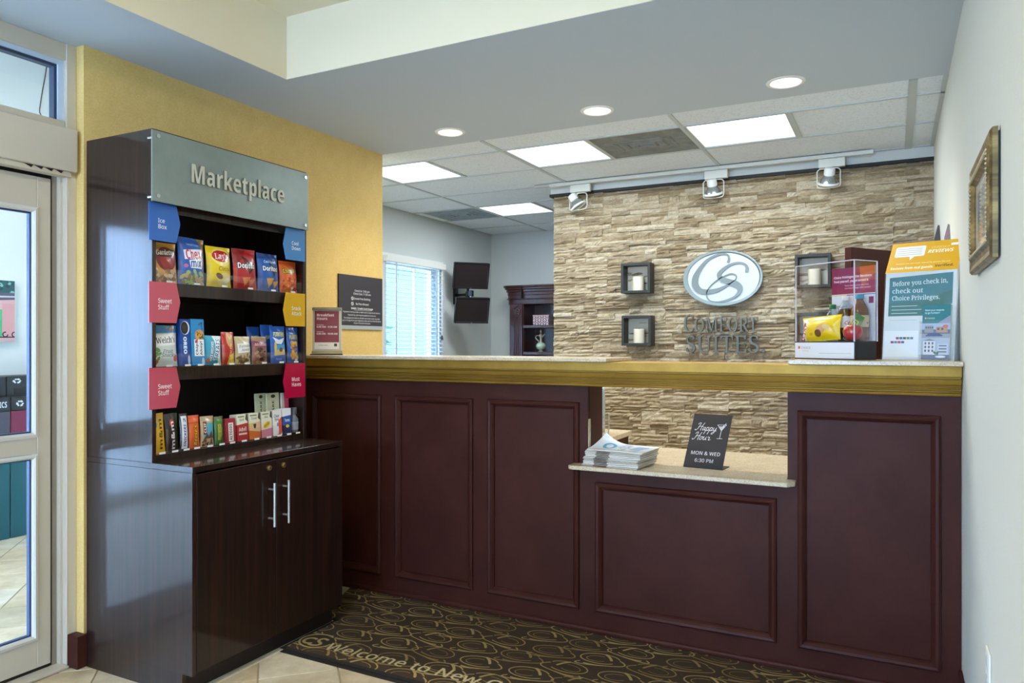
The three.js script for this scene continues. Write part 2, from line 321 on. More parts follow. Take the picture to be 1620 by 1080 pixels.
// office window with blind ---------------------------------------------
{
  const w = struct('window_1');
  add(w, 'window_frame', [box(XO - 0.1, XO - 0.06, 1.1, 1.15, 5.8, 6.76), box(XO - 0.1, XO - 0.06, 2.19, 2.24, 5.8, 6.76), box(XO - 0.1, XO - 0.06, 1.15, 2.19, 5.8, 5.85), box(XO - 0.1, XO - 0.06, 1.15, 2.19, 6.71, 6.76)], M.white);
  for (const d of [6.12, 6.42]) add(w, 'mullion', box(XO - 0.095, XO - 0.065, 1.15, 2.19, d - 0.007, d + 0.007), M.white);
  add(w, 'pane', box(XO - 0.083, XO - 0.079, 1.15, 2.19, 5.85, 6.71), M.glass);
  add(w, 'window_sill', box(XO - 0.06, XO + 0.05, 1.07, 1.1, 5.74, 6.82, 0.006), M.white);
  add(w, 'casing', [box(XO, XO + 0.02, 2.2, 2.29, 5.72, 6.84, 0.004), box(XO, XO + 0.02, 1.1, 2.2, 6.75, 6.83, 0.004), box(XO, XO + 0.02, 1.1, 2.2, 5.73, 5.81, 0.004)], M.white);
  const b = thing('window_blind', 'white slatted blind half open over the back office window', 'blind', [XO + 0.03, 2.24, 6.28]);
  add(b, 'head_rail', box(XO + 0.02, XO + 0.075, 2.2, 2.262, 5.76, 6.8, 0.006), M.white);
  for (let k = 0; k < 25; k++) {
    const g = new RoundedBoxGeometry(0.048, 0.0034, 0.98, 1, 0.0015); g.rotateZ(-0.3); g.translate(XO + 0.05, 2.175 - k * 0.0425, -6.28); add(b, 'slat', g, M.slat);
  }
  for (const d of [5.9, 6.62]) add(b, 'ladder_tape', box(XO + 0.074, XO + 0.0755, 1.1, 2.2, d - 0.012, d + 0.012), M.slat);
  add(b, 'cord', rod([XO + 0.085, 2.2, -6.7], [XO + 0.085, 1.49, -6.7], 0.003, 6), M.white);
  add(b, 'tassel', cyl(XO + 0.085, 1.475, 6.7, 0.006, 0.016, 0.05, 10), M.charcoal);
}

// entrance: aluminium frame, transom, door operator, glazed door leaf ------
{
  const d1 = struct('door_1');
  add(d1, 'door_jamb', [box(-3.3, -3.22, 0, CEIL, 2.005, 2.05, 0.003), box(-3.3, -3.25, 0, 2.15, 1.992, 2.005, 0.002)], M.alu);
  add(d1, 'door_stop', box(-3.31, -3.27, 0, 2.15, 1.972, 1.992), S({ color: lin('#8f8878'), roughness: 0.5 }));
  add(d1, 'door_gap', [box(-3.31, -3.275, 0, 2.15, 1.962, 1.972), box(-3.31, -3.28, 2.132, 2.35, 0.97, 1.962)], M.dark);
  add(d1, 'door_jamb', box(-3.3, -3.22, 0, CEIL, 0.92, 0.97, 0.003), M.alu);
  add(d1, 'transom_frame', [box(-3.3, -3.225, 2.655, CEIL, 0.97, 2.005, 0.003), box(-3.3, -3.23, 2.34, 2.39, 0.97, 2.005, 0.003)], M.alu);
  add(d1, 'transom_gasket', [box(-3.285, -3.24, 2.39, 2.655, 1.98, 2.005), box(-3.285, -3.24, 2.635, 2.655, 0.97, 1.98)], S({ color: lin('#c3d4e6'), roughness: 0.4 }));
  add(d1, 'gasket_line', [box(-3.285, -3.25, 2.39, 2.635, 1.968, 1.98), box(-3.285, -3.25, 2.622, 2.635, 0.97, 1.968)], S({ color: lin('#26384e'), roughness: 0.5 }));
  add(d1, 'transom_pane', box(-3.272, -3.268, 2.39, 2.65, 0.97, 1.975), M.glass);
  const op = add(d1, 'operator_cover', box(-3.24, -3.185, 2.165, 2.352, 0.94, 2.035, 0.006), M.alu);
  add(op, 'cover_lip', box(-3.25, -3.2, 2.143, 2.166, 0.94, 2.015, 0.003), M.alu);
  for (let k = 0; k < 4; k++) { const d = 1.815 + k * 0.042; add(op, 'vent_slot', plate([[0, 0], [0.036, 0], [0.028, -0.012]], 0.004).rotateY(Math.PI / 2).translate(-3.202, 2.164, -d), M.dark); }
  add(d1, 'rating_label', box(-3.2195, -3.2185, 1.99, 2.1, 2.018, 2.042), printed(64, 160, (c, w, h) => { fill(c, w, h, '#c9bfac'); for (let i = 0; i < 4; i++) for (let y = 8; y < 150; y += 5) if (rnd() < 0.75) { c.fillStyle = '#6b655a'; c.fillRect(6 + i * 14, y, 9, 3); } }));
  add(d1, 'threshold', box(-3.34, -3.2, 0, 0.012, 0.97, 2.005, 0.003), M.alu);
  add(d1, 'sweep', box(-3.305, -3.272, 0.012, 0.028, 0.99, 1.962), M.dark);
  const leaf = add(d1, 'door_leaf', [box(-3.305, -3.262, 0.028, 2.132, 1.905, 1.962, 0.003), box(-3.305, -3.262, 0.028, 2.132, 0.98, 1.04, 0.003), box(-3.304, -3.263, 1.998, 2.132, 1.04, 1.905, 0.002), box(-3.304, -3.263, 0.945, 1.015, 1.04, 1.905, 0.002), box(-3.304, -3.263, 0.028, 0.148, 1.04, 1.905, 0.002)], M.alu);
  for (const [y0, y1] of [[0.148, 0.945], [1.015, 1.998]]) {
    const g = frameGeo(1.04, 1.905, y0, y1, [[0, 0.006], [0.012, 0.01], [0.02, 0.004], [0.022, -0.02]]); g.rotateY(Math.PI / 2); g.translate(-3.262, 0, 0);
    add(leaf, 'glazing_bead', g, S({ color: lin('#d5d2ca'), roughness: 0.4 }));
    add(leaf, 'glazing_gasket', [box(-3.29, -3.27, y0 + 0.02, y1 - 0.02, 1.876, 1.884), box(-3.29, -3.27, y0 + 0.02, y0 + 0.027, 1.06, 1.876), box(-3.29, -3.27, y1 - 0.027, y1 - 0.02, 1.06, 1.876)], S({ color: lin('#2b4066'), roughness: 0.5 }));
    add(leaf, 'pane', box(-3.286, -3.282, y0 + 0.01, y1 - 0.01, 1.05, 1.895), M.glass);
  }
}

// vestibule beyond the door: bright, open to the outdoors at its far end -----
{
  const v = struct('wall_vestibule');
  const far = add(v, 'wall_panel', box(-6.15, -6.0, 0, 3.7, 1.3, 3.75), M.wallBright);
  add(v, 'wall_panel', box(-6.0, -3.32, 0, 3.7, 3.7, 3.82), M.wallBright);
  add(v, 'wall_panel', box(-6.15, -6.0, 2.5, 3.7, -2.4, 1.3), M.wallBright);
  add(v, 'wall_panel', box(-6.15, -3.32, 2.5, 3.7, -2.55, -2.4), M.wallBright);
  add(v, 'wall_panel', box(-3.4, -3.32, CEIL + 0.01, 3.7, -2.4, 3.7), M.wallBright);
  add(v, 'wall_panel', box(-3.4, -3.3, 0, CEIL + 0.01, -2.4, 0.92), M.wallBright);
  add(v, 'wall_panel', box(-3.4, -3.32, 0, CEIL + 0.01, 2.05, 3.7), M.wallBright);
  add(v, 'ceiling_panel', box(-6.15, -3.32, 3.7, 3.8, -2.55, 3.82), M.wallBright);
  add(far, 'plaster_crack', tube([[-5.999, 3.66, -3.58], [-5.998, 3.55, -3.565], [-5.999, 3.4, -3.54], [-5.998, 3.3, -3.525], [-5.999, 3.24, -3.52], [-5.998, 3.2, -3.545]], 0.004, 20, 5), M.charcoal);
  const vl = thing('entry_fill_lamp', 'added square fill lamp on the vestibule ceiling beyond the door', 'ceiling light', [-4.7, 3.7, 1.2]);  // lamp added out of view to brighten the vestibule
  add(vl, 'housing', box(-5.1, -4.3, 3.66, 3.699, 0.8, 1.6, 0.006), M.white);
  add(vl, 'diffuser', box(-5.06, -4.34, 3.652, 3.66, 0.84, 1.56), S({ color: 0xffffff, emissive: new THREE.Color().setRGB(0.86, 0.94, 1), emissiveIntensity: 1.4 }));
  const ll = new THREE.RectAreaLight(new THREE.Color().setRGB(0.84, 0.93, 1), L.entry, 0.7, 0.7); ll.rotation.x = -Math.PI / 2; ll.position.y = -0.056; ll.castShadow = true; vl.add(ll);
  // glazed outer entrance, framed in aluminium
  const o = struct('door_2');
  add(o, 'door_frame', [box(-6.12, -6.02, 0, 2.5, -2.4, -2.33), box(-6.12, -6.02, 0, 2.5, 1.23, 1.3), box(-6.12, -6.02, 2.42, 2.5, -2.33, 1.23), box(-6.12, -6.02, 0, 0.1, -2.33, 1.23)], M.alu);
  add(o, 'door_frame', [box(-6.1, -6.04, 0.1, 2.42, -0.56, -0.5)], M.alu);
  for (const [a, b] of [[-2.33, -0.56], [-0.5, 1.23]]) add(o, 'pane', box(-6.072, -6.068, 0.1, 2.42, a, b), M.glass);
  const o2 = struct('window_3');  // unseen glazing added here to let more daylight into the vestibule
  add(o2, 'window_frame', [box(-6.0, -3.4, 0, 0.1, -2.52, -2.43), box(-6.0, -3.4, 2.42, 2.5, -2.52, -2.43), box(-6.0, -5.93, 0.1, 2.42, -2.52, -2.43), box(-3.47, -3.4, 0.1, 2.42, -2.52, -2.43), box(-4.73, -4.67, 0.1, 2.42, -2.52, -2.43)], M.alu);
  for (const [a, b] of [[-5.93, -4.73], [-4.67, -3.47]]) add(o2, 'pane', box(a, b, 0.1, 2.42, -2.477, -2.473), M.glass);
  // ground outdoors
  const gr = struct('ground_outside');
  add(gr, 'pavement', box(-40, -6.2, -0.16, -0.04, -30, 40), S({ color: lin('#d4d5d0'), roughness: 0.9 }));
}
// window in the lobby wall behind the camera
{
  const w = struct('window_2');
  add(w, 'window_frame', [box(-3.15, -3.09, 0.3, 2.6, -4.07, -3.98), box(-0.01, 0.05, 0.3, 2.6, -4.07, -3.98), box(-3.09, -0.01, 2.54, 2.6, -4.07, -3.98), box(-3.09, -0.01, 0.3, 0.36, -4.07, -3.98), box(-2.09, -2.03, 0.36, 2.54, -4.07, -3.98), box(-1.07, -1.01, 0.36, 2.54, -4.07, -3.98)], M.alu);
  for (const [a, b] of [[-3.09, -2.09], [-2.03, -1.07], [-1.01, -0.01]]) add(w, 'pane', box(a, b, 0.36, 2.54, -4.03, -4.026), M.glass);
}

// ================================================================= LAMPS
function troffer(x0, x1, d0, d1, label) {
  const t = thing('ceiling_light', label, 'ceiling light', [(x0 + x1) / 2, CEIL, (d0 + d1) / 2], 'fluorescent ceiling panels');
  add(t, 'housing', [box(x0 + 0.012, x1 - 0.012, CEIL + 0.03, CEIL + 0.05, d0 + 0.012, d1 - 0.012), box(x0 + 0.012, x0 + 0.024, CEIL, CEIL + 0.03, d0 + 0.012, d1 - 0.012), box(x1 - 0.024, x1 - 0.012, CEIL, CEIL + 0.03, d0 + 0.012, d1 - 0.012), box(x0 + 0.024, x1 - 0.024, CEIL, CEIL + 0.03, d0 + 0.012, d0 + 0.024), box(x0 + 0.024, x1 - 0.024, CEIL, CEIL + 0.03, d1 - 0.024, d1 - 0.012)], M.grid);
  add(t, 'diffuser', box(x0 + 0.024, x1 - 0.024, CEIL + 0.006, CEIL + 0.012, d0 + 0.024, d1 - 0.024), S({ color: 0xffffff, roughness: 0.6, emissive: new THREE.Color().setRGB(0.9, 0.96, 1), emissiveIntensity: 1.25 }));
  const l = new THREE.RectAreaLight(new THREE.Color().setRGB(0.86, 0.95, 1), L.troffer, x1 - x0 - 0.06, d1 - d0 - 0.06); l.rotation.x = -Math.PI / 2; l.position.y = -0.004; l.castShadow = true; t.add(l);
}
const gX = (k) => 0.089 - 0.618 * k;
troffer(gX(6), gX(5), 4.48, 5.06, 'lit ceiling panel above the yellow wall end, leftmost in its row');
troffer(gX(4), gX(3), 4.48, 5.06, 'lit ceiling panel directly left of the grey vent panel');
troffer(gX(2), gX(1), 4.48, 5.06, 'lit ceiling panel directly right of the grey vent panel');
troffer(gX(6), gX(5), 6.25, 6.83, 'lit ceiling panel deep in the back office beside the far vent');
function vent(x0, x1, d0, d1, label, tone) {
  const t = thing('ceiling_vent', label, 'ceiling vent', [(x0 + x1) / 2, CEIL, (d0 + d1) / 2], 'ceiling vent panels'), cx = (x0 + x1) / 2, cd = (d0 + d1) / 2;
  const mat = S({ map: mixTex(nCloud, tone, tone.map((v) => v + 26), [3, 3]), roughness: 0.7 });
  add(t, 'panel', box(x0 + 0.012, x1 - 0.012, CEIL, CEIL + 0.01, d0 + 0.012, d1 - 0.012, 0.003), mat);
  for (const [s, y] of [[0.2, 0.005], [0.14, 0.009], [0.08, 0.012]]) {
    const g = frameGeo(-s, s, -s * 0.62, s * 0.62, [[0, 0], [0.01, y], [0.03, y * 0.6], [0.034, 0]]); g.rotateX(Math.PI / 2); g.translate(cx, CEIL, -cd); add(t, 'louvre', g, mat);
  }
}
vent(gX(3), gX(2), 4.48, 5.06, 'grey vent panel between two lit ceiling panels', [112, 116, 114]);
vent(gX(7), gX(6), 6.25, 6.83, 'blue-grey vent panel far back in the office ceiling', [120, 134, 140]);
function downlight(x, d, label) {
  const t = thing('downlight', label, 'downlight', [x, CEIL, d], 'recessed soffit downlights');
  const lathe = (p) => new THREE.LatheGeometry(p.map(([r, y]) => new THREE.Vector2(r, y)), 40);
  add(t, 'trim_ring', lathe([[0.074, 0.004], [0.074, -0.004], [0.08, -0.007], [0.092, -0.004], [0.095, 0.0]]), M.white, true);
  add(t, 'reflector', lathe([[0.001, 0.13], [0.05, 0.125], [0.062, 0.09], [0.072, 0.03], [0.076, 0.0]]), S({ color: lin('#e6e4dc'), roughness: 0.35, metalness: 0.1, side: THREE.DoubleSide }), true);
  add(t, 'bulb', lathe([[0.001, 0.03], [0.012, 0.032], [0.02, 0.045], [0.022, 0.07], [0.018, 0.1], [0.012, 0.12]]), S({ color: 0xffffff, emissive: new THREE.Color().setRGB(1, 0.96, 0.88), emissiveIntensity: 11 }), true);
  const l = new THREE.SpotLight(new THREE.Color().setRGB(1, 0.9, 0.75), L.downlight, 0, 1.05, 0.7, 2); l.position.y = -0.002; l.target.position.set(0, -1, 0); l.castShadow = true; t.add(l, l.target);
}
downlight(-2.454, 3.94, 'small round downlight left of the other two, near the yellow wall');
downlight(-1.488, 3.955, 'small round downlight between the two others in the white ceiling strip');
downlight(-0.482, 3.955, 'small round downlight nearest the framed picture wall');
// unseen fill lamps added in the tray over the camera to brighten the room
for (const [x, d, w] of [[-1.45, 1.0, 'nearer the reception desk'], [-1.45, -0.7, 'nearer the lobby window']]) {
  const t = thing('lobby_fill_lamp', 'added unseen fill lamp in the raised ceiling tray ' + w, 'ceiling light', [x, 3.04, d]);
  add(t, 'base', cyl(0, -0.012, 0, 0.24, 0.24, 0.024, 40), M.white, true);
  add(t, 'diffuser', cyl(0, -0.05, 0, 0.22, 0.2, 0.05, 40), S({ color: 0xffffff, emissive: new THREE.Color().setRGB(1, 0.96, 0.88), emissiveIntensity: 1.6 }), true);
  const l = new THREE.RectAreaLight(new THREE.Color().setRGB(1, 0.93, 0.82), L.lobby, 0.36, 0.36); l.rotation.x = -Math.PI / 2; l.position.y = -0.085; l.castShadow = true; t.add(l);
}
// track lighting, switched off
{
  const D = 5.6, track = thing('light_track', 'pale track rail along the ceiling above the stone wall', 'light track', [-1.35, CEIL, D]);
  add(track, 'rail', box(-2.52, -0.12, CEIL - 0.03, CEIL - 0.003, D - 0.018, D + 0.018, 0.003), M.fixture);
  add(track, 'end_feed', box(-2.66, -2.44, CEIL - 0.024, CEIL - 0.003, D - 0.012, D + 0.012, 0.003), M.steel);
  const spot = (x, label, tilt, roll) => {
    const t = thing('track_spotlight', label, 'track light', [x, CEIL - 0.03, D], 'track spotlights over the stone wall');
    add(t, 'adapter', new RoundedBoxGeometry(0.17, 0.062, 0.034, 1, 0.004).translate(0.02, -0.033, 0), M.fixture, true);
    const y0 = -0.072, y1 = -0.2, w = 0.074;
    add(t, 'yoke', tube([[0, y0, 0], [-w + 0.015, y0, 0], [-w, y0 - 0.015, 0], [-w, -0.12, 0], [-w, y1 + 0.02, 0.0], [-w * 0.9, y1, 0.012], [w * 0.9, y1, 0.012], [w, y1 + 0.02, 0], [w, -0.12, 0], [w, y0 - 0.015, 0], [w - 0.015, y0, 0]], 0.0045, 80, 6, true), M.fixture, true);
    const h = new THREE.Group(); h.name = 'lamp_head'; h.position.set(0, -0.165, 0.01); h.rotation.set(tilt, 0, roll); t.add(h); origin.set(h, new THREE.Vector3());
    const lathe = (p) => new THREE.LatheGeometry(p.map(([r, y]) => new THREE.Vector2(r, y)), 28);
    const b = add(h, 'reflector_bowl', lathe([[0.012, 0.055], [0.03, 0.045], [0.055, 0.012], [0.06, -0.012]]), S({ color: lin('#aeb6b6'), roughness: 0.25, metalness: 0.8, side: THREE.DoubleSide }), true);
    add(h, 'front_ring', new THREE.TorusGeometry(0.061, 0.009, 8, 32).rotateX(Math.PI / 2).translate(0, -0.012, 0), M.white, true);
    add(h, 'lamp_base', lathe([[0.001, 0.1], [0.03, 0.098], [0.036, 0.09], [0.036, 0.05], [0.03, 0.044]]), M.white, true);
    add(h, 'lens', new THREE.CircleGeometry(0.058, 28).rotateX(Math.PI / 2).translate(0, -0.008, 0), S({ color: lin('#9fa8a8'), roughness: 0.2, metalness: 0.4, side: THREE.DoubleSide }), true);
    add(t, 'lead', tube([[0.005, -0.06, 0], [-0.012, -0.09, 0.004], [-0.005, -0.11, 0.006]], 0.005, 12, 6), M.fixture, true);
  };
  spot(-2.27, 'white track spotlight above the left end of the stone wall', 0.15, 0.55);
  spot(-1.19, 'white track spotlight above the oval sign', 0.35, 0.05);
  spot(-0.4, 'white track spotlight nearest the right-hand wall', 0.4, -0.12);
}

// ================================================================= RECEPTION DESK
{
  const D = 3.42, t = thing('reception_desk', 'dark reddish-brown panelled reception desk with gold crown trim', 'desk', [-1.45, 0, D]);
  const prof = [[0, 0], [0.002, 0.012], [0.01, 0.017], [0.02, 0.015], [0.03, 0.006], [0.036, -0.002], [0.037, -0.011]];
  const section = (x0, x1, y1, panels, depth) => {
    const s = rectShape(x0, x1, 0, y1);
    for (const [a, b, c, e] of panels) s.holes.push(new THREE.Path([[a + 0.035, c + 0.035], [a + 0.035, e - 0.035], [b - 0.035, e - 0.035], [b - 0.035, c + 0.035]].map((p) => new THREE.Vector2(...p))));
    add(t, 'face_frame', uvBox(new THREE.ExtrudeGeometry(s, { depth: 0.016, bevelEnabled: false }).translate(0, 0, -D - 0.016)), M.mahogany);
    add(t, 'carcass', box(x0, x1, 0, y1, D + 0.022, D + depth), M.mahogany);
    for (const [a, b, c, e] of panels) {
      add(t, 'panel', box(a + 0.02, b - 0.02, c + 0.02, e - 0.02, D + 0.011, D + 0.022), M.mahogany);
      add(t, 'panel_moulding', frameGeo(a, b, c, e, prof).translate(0, 0, -D), M.mahogany);
    }
  };
  section(-3.165, -1.336, 1.21, [[-3.103, -2.588, 0.106, 1.124], [-2.492, -1.985, 0.106, 1.124], [-1.897, -1.379, 0.106, 1.126]], 0.205);
  section(-1.336, -0.409, 0.806, [[-1.297, -0.453, 0.108, 0.74]], 0.1);
  section(-0.409, 0.238, 1.21, [[-0.369, 0.17, 0.105, 1.128]], 0.205);
  add(t, 'base_shoe', [profileX(-3.165, 0.236, [[D, 0], [D - 0.012, 0], [D - 0.012, 0.016], [D - 0.008, 0.024], [D, 0.028]])], M.mahogany);
  add(t, 'end_block', box(0.212, 0.238, 0, 0.05, D - 0.03, D - 0.001, 0.003), S({ color: lin('#5e4a4a'), roughness: 0.5 }));
  const E = D;
  add(t, 'crown_trim', profileX(-3.165, 0.236, [[E + 0.2, 1.208], [E - 0.034, 1.208], [E - 0.041, 1.211], [E - 0.043, 1.216], [E - 0.04, 1.221], [E - 0.012, 1.222], [E - 0.012, 1.2275], [E - 0.043, 1.2285], [E - 0.048, 1.2335], [E - 0.045, 1.2385], [E - 0.02, 1.239], [E - 0.02, 1.2435], [E - 0.05, 1.2445], [E - 0.054, 1.248], [E - 0.051, 1.2525], [E - 0.03, 1.253], [E - 0.03, 1.256], [E - 0.056, 1.257], [E - 0.06, 1.266], [E - 0.064, 1.2755], [E - 0.034, 1.2765], [E - 0.034, 1.2825], [E - 0.068, 1.2835], [E - 0.07, 1.288], [E - 0.07, 1.3265], [E - 0.068, 1.328], [E + 0.2, 1.328]]), M.gold);
  // stone ledges and the low writing counter lie on the desk
  const led = (name, x0, x1, label) => { const g = thing(name, label, 'counter ledge', [(x0 + x1) / 2, 1.33, D]); add(g, 'ledge_slab', box(x0, x1, 1.3295, 1.347, 3.285, 3.67, 0.003), M.counter); return g; };
  led('counter_ledge', -3.165, -1.193, 'long beige stone ledge capping the gold trim by the yellow wall');
  led('counter_ledge', -0.392, 0.237, 'short beige stone ledge carrying the clear box and teal poster stand');
  const lc = thing('low_counter', 'low beige stone writing counter set into the desk gap', 'counter', [-0.9, 0.808, D]);
  add(lc, 'counter_slab', slab([[-1.404, 3.335], [-1.392, 3.323], [-0.4, 3.323], [-0.372, 3.36], [-0.372, 3.417], [-0.412, 3.417], [-0.412, 4.13], [-1.333, 4.13], [-1.333, 3.417], [-1.404, 3.417]], 0.808, 0.828, 0.003), M.counter);
  const wc = thing('side_worktop', 'beige stone work surface on a dark panel beyond the desk pillar', 'worktop', [-1.8, 0, 3.9]);
  add(wc, 'worktop_slab', box(-2.6, -1.345, 0.886, 0.914, 3.64, 4.14, 0.004), M.counter);
  add(wc, 'side_panel', box(-2.58, -1.36, 0, 0.886, 3.66, 4.12), M.mahogany);
  add(wc, 'edge_strip', box(-1.3355, -1.332, 0.842, 1.045, 3.425, 3.45), M.counter);
}

// ================================================================= MARKETPLACE CABINET
const HX = -2.72, C0 = 2.05, C1 = 2.955;
{
  const t = thing('snack_cabinet', 'tall dark-brown snack cabinet with a grey header sign beside the door', 'cabinet', [-2.8, 0, 2.5]);
  const B = -3.15, FX = -2.48;
  add(t, 'toe_kick', box(-3.1, -2.54, 0, 0.095, C0 + 0.02, C1 - 0.01), M.espressoIn);
  add(t, 'side_panel', box(B, -2.54, 0.0, 0.09, C0, C0 + 0.019), M.espresso);
  add(t, 'side_panel', box(B, FX - 0.001, 0.09, 0.9, C0, C0 + 0.019, 0.001), M.espresso);
  add(t, 'side_panel', box(B, FX - 0.001, 0.09, 0.9, C1 - 0.019, C1, 0.001), M.espresso);
  add(t, 'bottom_panel', box(B, FX - 0.02, 0.095, 0.113, C0 + 0.019, C1 - 0.019), M.espresso);
  add(t, 'back_panel', box(B, B + 0.012, 0.113, 0.9, C0 + 0.019, C1 - 0.019), M.espressoIn);
  add(t, 'counter_top', box(B, FX + 0.001, 0.9, 0.924, C0, C1, 0.0015), M.espresso);
  const mid = (C0 + C1) / 2;
  const door = (d0, d1, hd, ld, label) => {
    const g = add(t, 'door', box(FX - 0.02, FX, 0.1, 0.893, d0, d1, 0.0012), M.espresso, false, label);
    add(g, 'handle', [rod([FX + 0.034, 0.602, -hd], [FX + 0.034, 0.796, -hd], 0.0062, 14), rod([FX, 0.638, -hd], [FX + 0.034, 0.638, -hd], 0.0048), rod([FX, 0.767, -hd], [FX + 0.034, 0.767, -hd], 0.0048)], M.steel);
    add(g, 'lock', [rod([FX, 0.862, -ld], [FX + 0.006, 0.862, -ld], 0.0125, 20), rod([FX, 0.862, -ld], [FX + 0.01, 0.862, -ld], 0.008, 16)], M.brass);
    add(g, 'keyhole', box(FX + 0.0098, FX + 0.0106, 0.856, 0.868, ld - 0.0016, ld + 0.0016), M.dark);
  };
  door(C0 + 0.022, mid - 0.0015, mid - 0.045, 2.457, null); door(mid + 0.0015, C1 - 0.022, mid + 0.042, 2.545, null);
  // hutch
  add(t, 'side_panel', box(B, HX, 0.924, 2.305, C0, C0 + 0.019, 0.001), M.espresso);
  add(t, 'side_panel', box(B, HX, 0.924, 2.305, C1 - 0.019, C1, 0.001), M.espresso);
  add(t, 'top_panel', box(B, HX, 2.286, 2.305, C0 + 0.019, C1 - 0.019), M.espresso);
  add(t, 'back_panel', box(B, B + 0.01, 0.924, 2.286, C0 + 0.019, C1 - 0.019), M.espressoIn);
  add(t, 'header_board', box(HX - 0.03, HX - 0.012, 1.968, 2.286, C0 + 0.019, C1 - 0.019, 0.002), M.espresso);
  for (const [y0, y1] of [[1.617, 1.673], [1.26, 1.317], [0.924, 0.952]]) add(t, 'shelf', box(B + 0.01, HX - 0.004, y0, y1, C0 + 0.019, C1 - 0.019, 0.001), M.espresso);
  // header sign on stand-offs
  const sx = -2.675;
  const sg = add(t, 'sign_panel', box(sx - 0.008, sx, 1.997, 2.287, 2.017, 2.921, 0.001), M.signGrey, false, 'grey header sign with raised lettering');
  for (const y of [2.02, 2.264]) for (const d of [2.042, 2.897]) add(sg, 'standoff', [rod([HX - 0.012, y, -d], [sx + 0.001, y, -d], 0.006), rod([sx, y, -d], [sx + 0.006, y, -d], 0.0085, 16)], M.chrome);
  const word = 'Marketplace', f = fonts.sans; let w = 0; for (const c of word) w += f.data.glyphs[c].ha;
  const size = 0.079 / capOf(f), k = 0.556 / (w * size / f.data.resolution);
  letters(sg, word, { font: f, size, depth: 0.008, at: [sx, 2.1065, 2.193], sx: k, rotY: Math.PI / 2, mat: [M.signLetter, M.signLetterSide] });
  // category flags
  const flag = (left, y0, y1, col, lines, label, glow) => {
    const W = left ? 0.15 : 0.154, w0 = 0.13, h = y1 - y0, pts = left ? [[0, 0], [w0, 0], [W, h * 0.52], [w0, h], [0, h]] : [[0.02, 0], [W, 0], [W, h], [0.02, h], [0, h * 0.48]];
    const g = plate(pts, 0.004), uv = g.attributes.uv, p = g.attributes.position; for (let i = 0; i < p.count; i++) uv.setXY(i, p.getX(i) / 0.16, p.getY(i) / h);
    g.rotateY(Math.PI / 2); g.translate(-2.708, y0, -(left ? 2.024 : 2.775));
    add(t, 'category_flag', g, printed(256, 256, (c, a, b) => { fill(c, a, b, col); lines.forEach((s, i) => txt(c, s, left ? 66 : 92, 118 + i * 40, 40, '#f2f2f2', { align: 'left' })); }, { roughness: 0.25, clearcoat: 0.6, clearcoatRoughness: 0.05 }), false, label);
  };
  flag(1, 1.842, 1.999, '#1f5fb4', ['Ice', 'Box'], 'blue flag lettered Ice Box'); flag(0, 1.838, 1.998, '#3f82bd', ['Cool', 'Down'], 'light blue flag lettered Cool Down');
  flag(1, 1.503, 1.672, '#c4485c', ['Sweet', 'Stuff'], 'upper pink flag lettered Sweet Stuff'); flag(0, 1.504, 1.672, '#dba80c', ['Snack', 'Attack'], 'yellow flag lettered Snack Attack');
  flag(1, 1.146, 1.317, '#c44a5e', ['Sweet', 'Stuff'], 'lower pink flag lettered Sweet Stuff'); flag(0, 1.142, 1.315, '#b40f3e', ['Must', 'Haves'], 'crimson flag lettered Must Haves');
}
// clear acrylic trays with dividers
function tray(y, lip, cuts, label) {
  const t = thing('acrylic_tray', label, 'display tray', [HX - 0.06, y, 2.5]);
  add(t, 'front_lip', box(HX - 0.0095, HX - 0.007, y, y + lip, C0 + 0.022, C1 - 0.022), M.acrylic);
  for (const d of cuts) add(t, 'divider', box(HX - 0.16, HX - 0.011, y, y + lip * 1.7, d - 0.0012, d + 0.0012), M.acrylic);
  for (let i = 0; i < cuts.length - 1; i++) { const c = (cuts[i] + cuts[i + 1]) / 2; add(t, 'price_tag', box(HX - 0.0065, HX - 0.0058, y + 0.001, y + 0.009, c - 0.015, c + 0.015), M.paper); }
}
const cut1 = [2.073, 2.205, 2.352, 2.508, 2.66, 2.803, 2.93], cut2 = [2.073, 2.203, 2.2585, 2.335, 2.431, 2.512, 2.616, 2.728, 2.846, 2.93], cut3 = [2.073, 2.134, 2.198, 2.249, 2.309, 2.388, 2.443, 2.508, 2.583, 2.664, 2.739, 2.805, 2.872, 2.93];
tray(1.6735, 0.058, cut1, 'clear divider tray holding the snack bags on the top shelf');
tray(1.3175, 0.056, cut2, 'clear divider tray holding the cookie packs on the middle shelf');
tray(0.9525, 0.06, cut3, 'clear divider tray holding the candy bars on the lowest shelf');

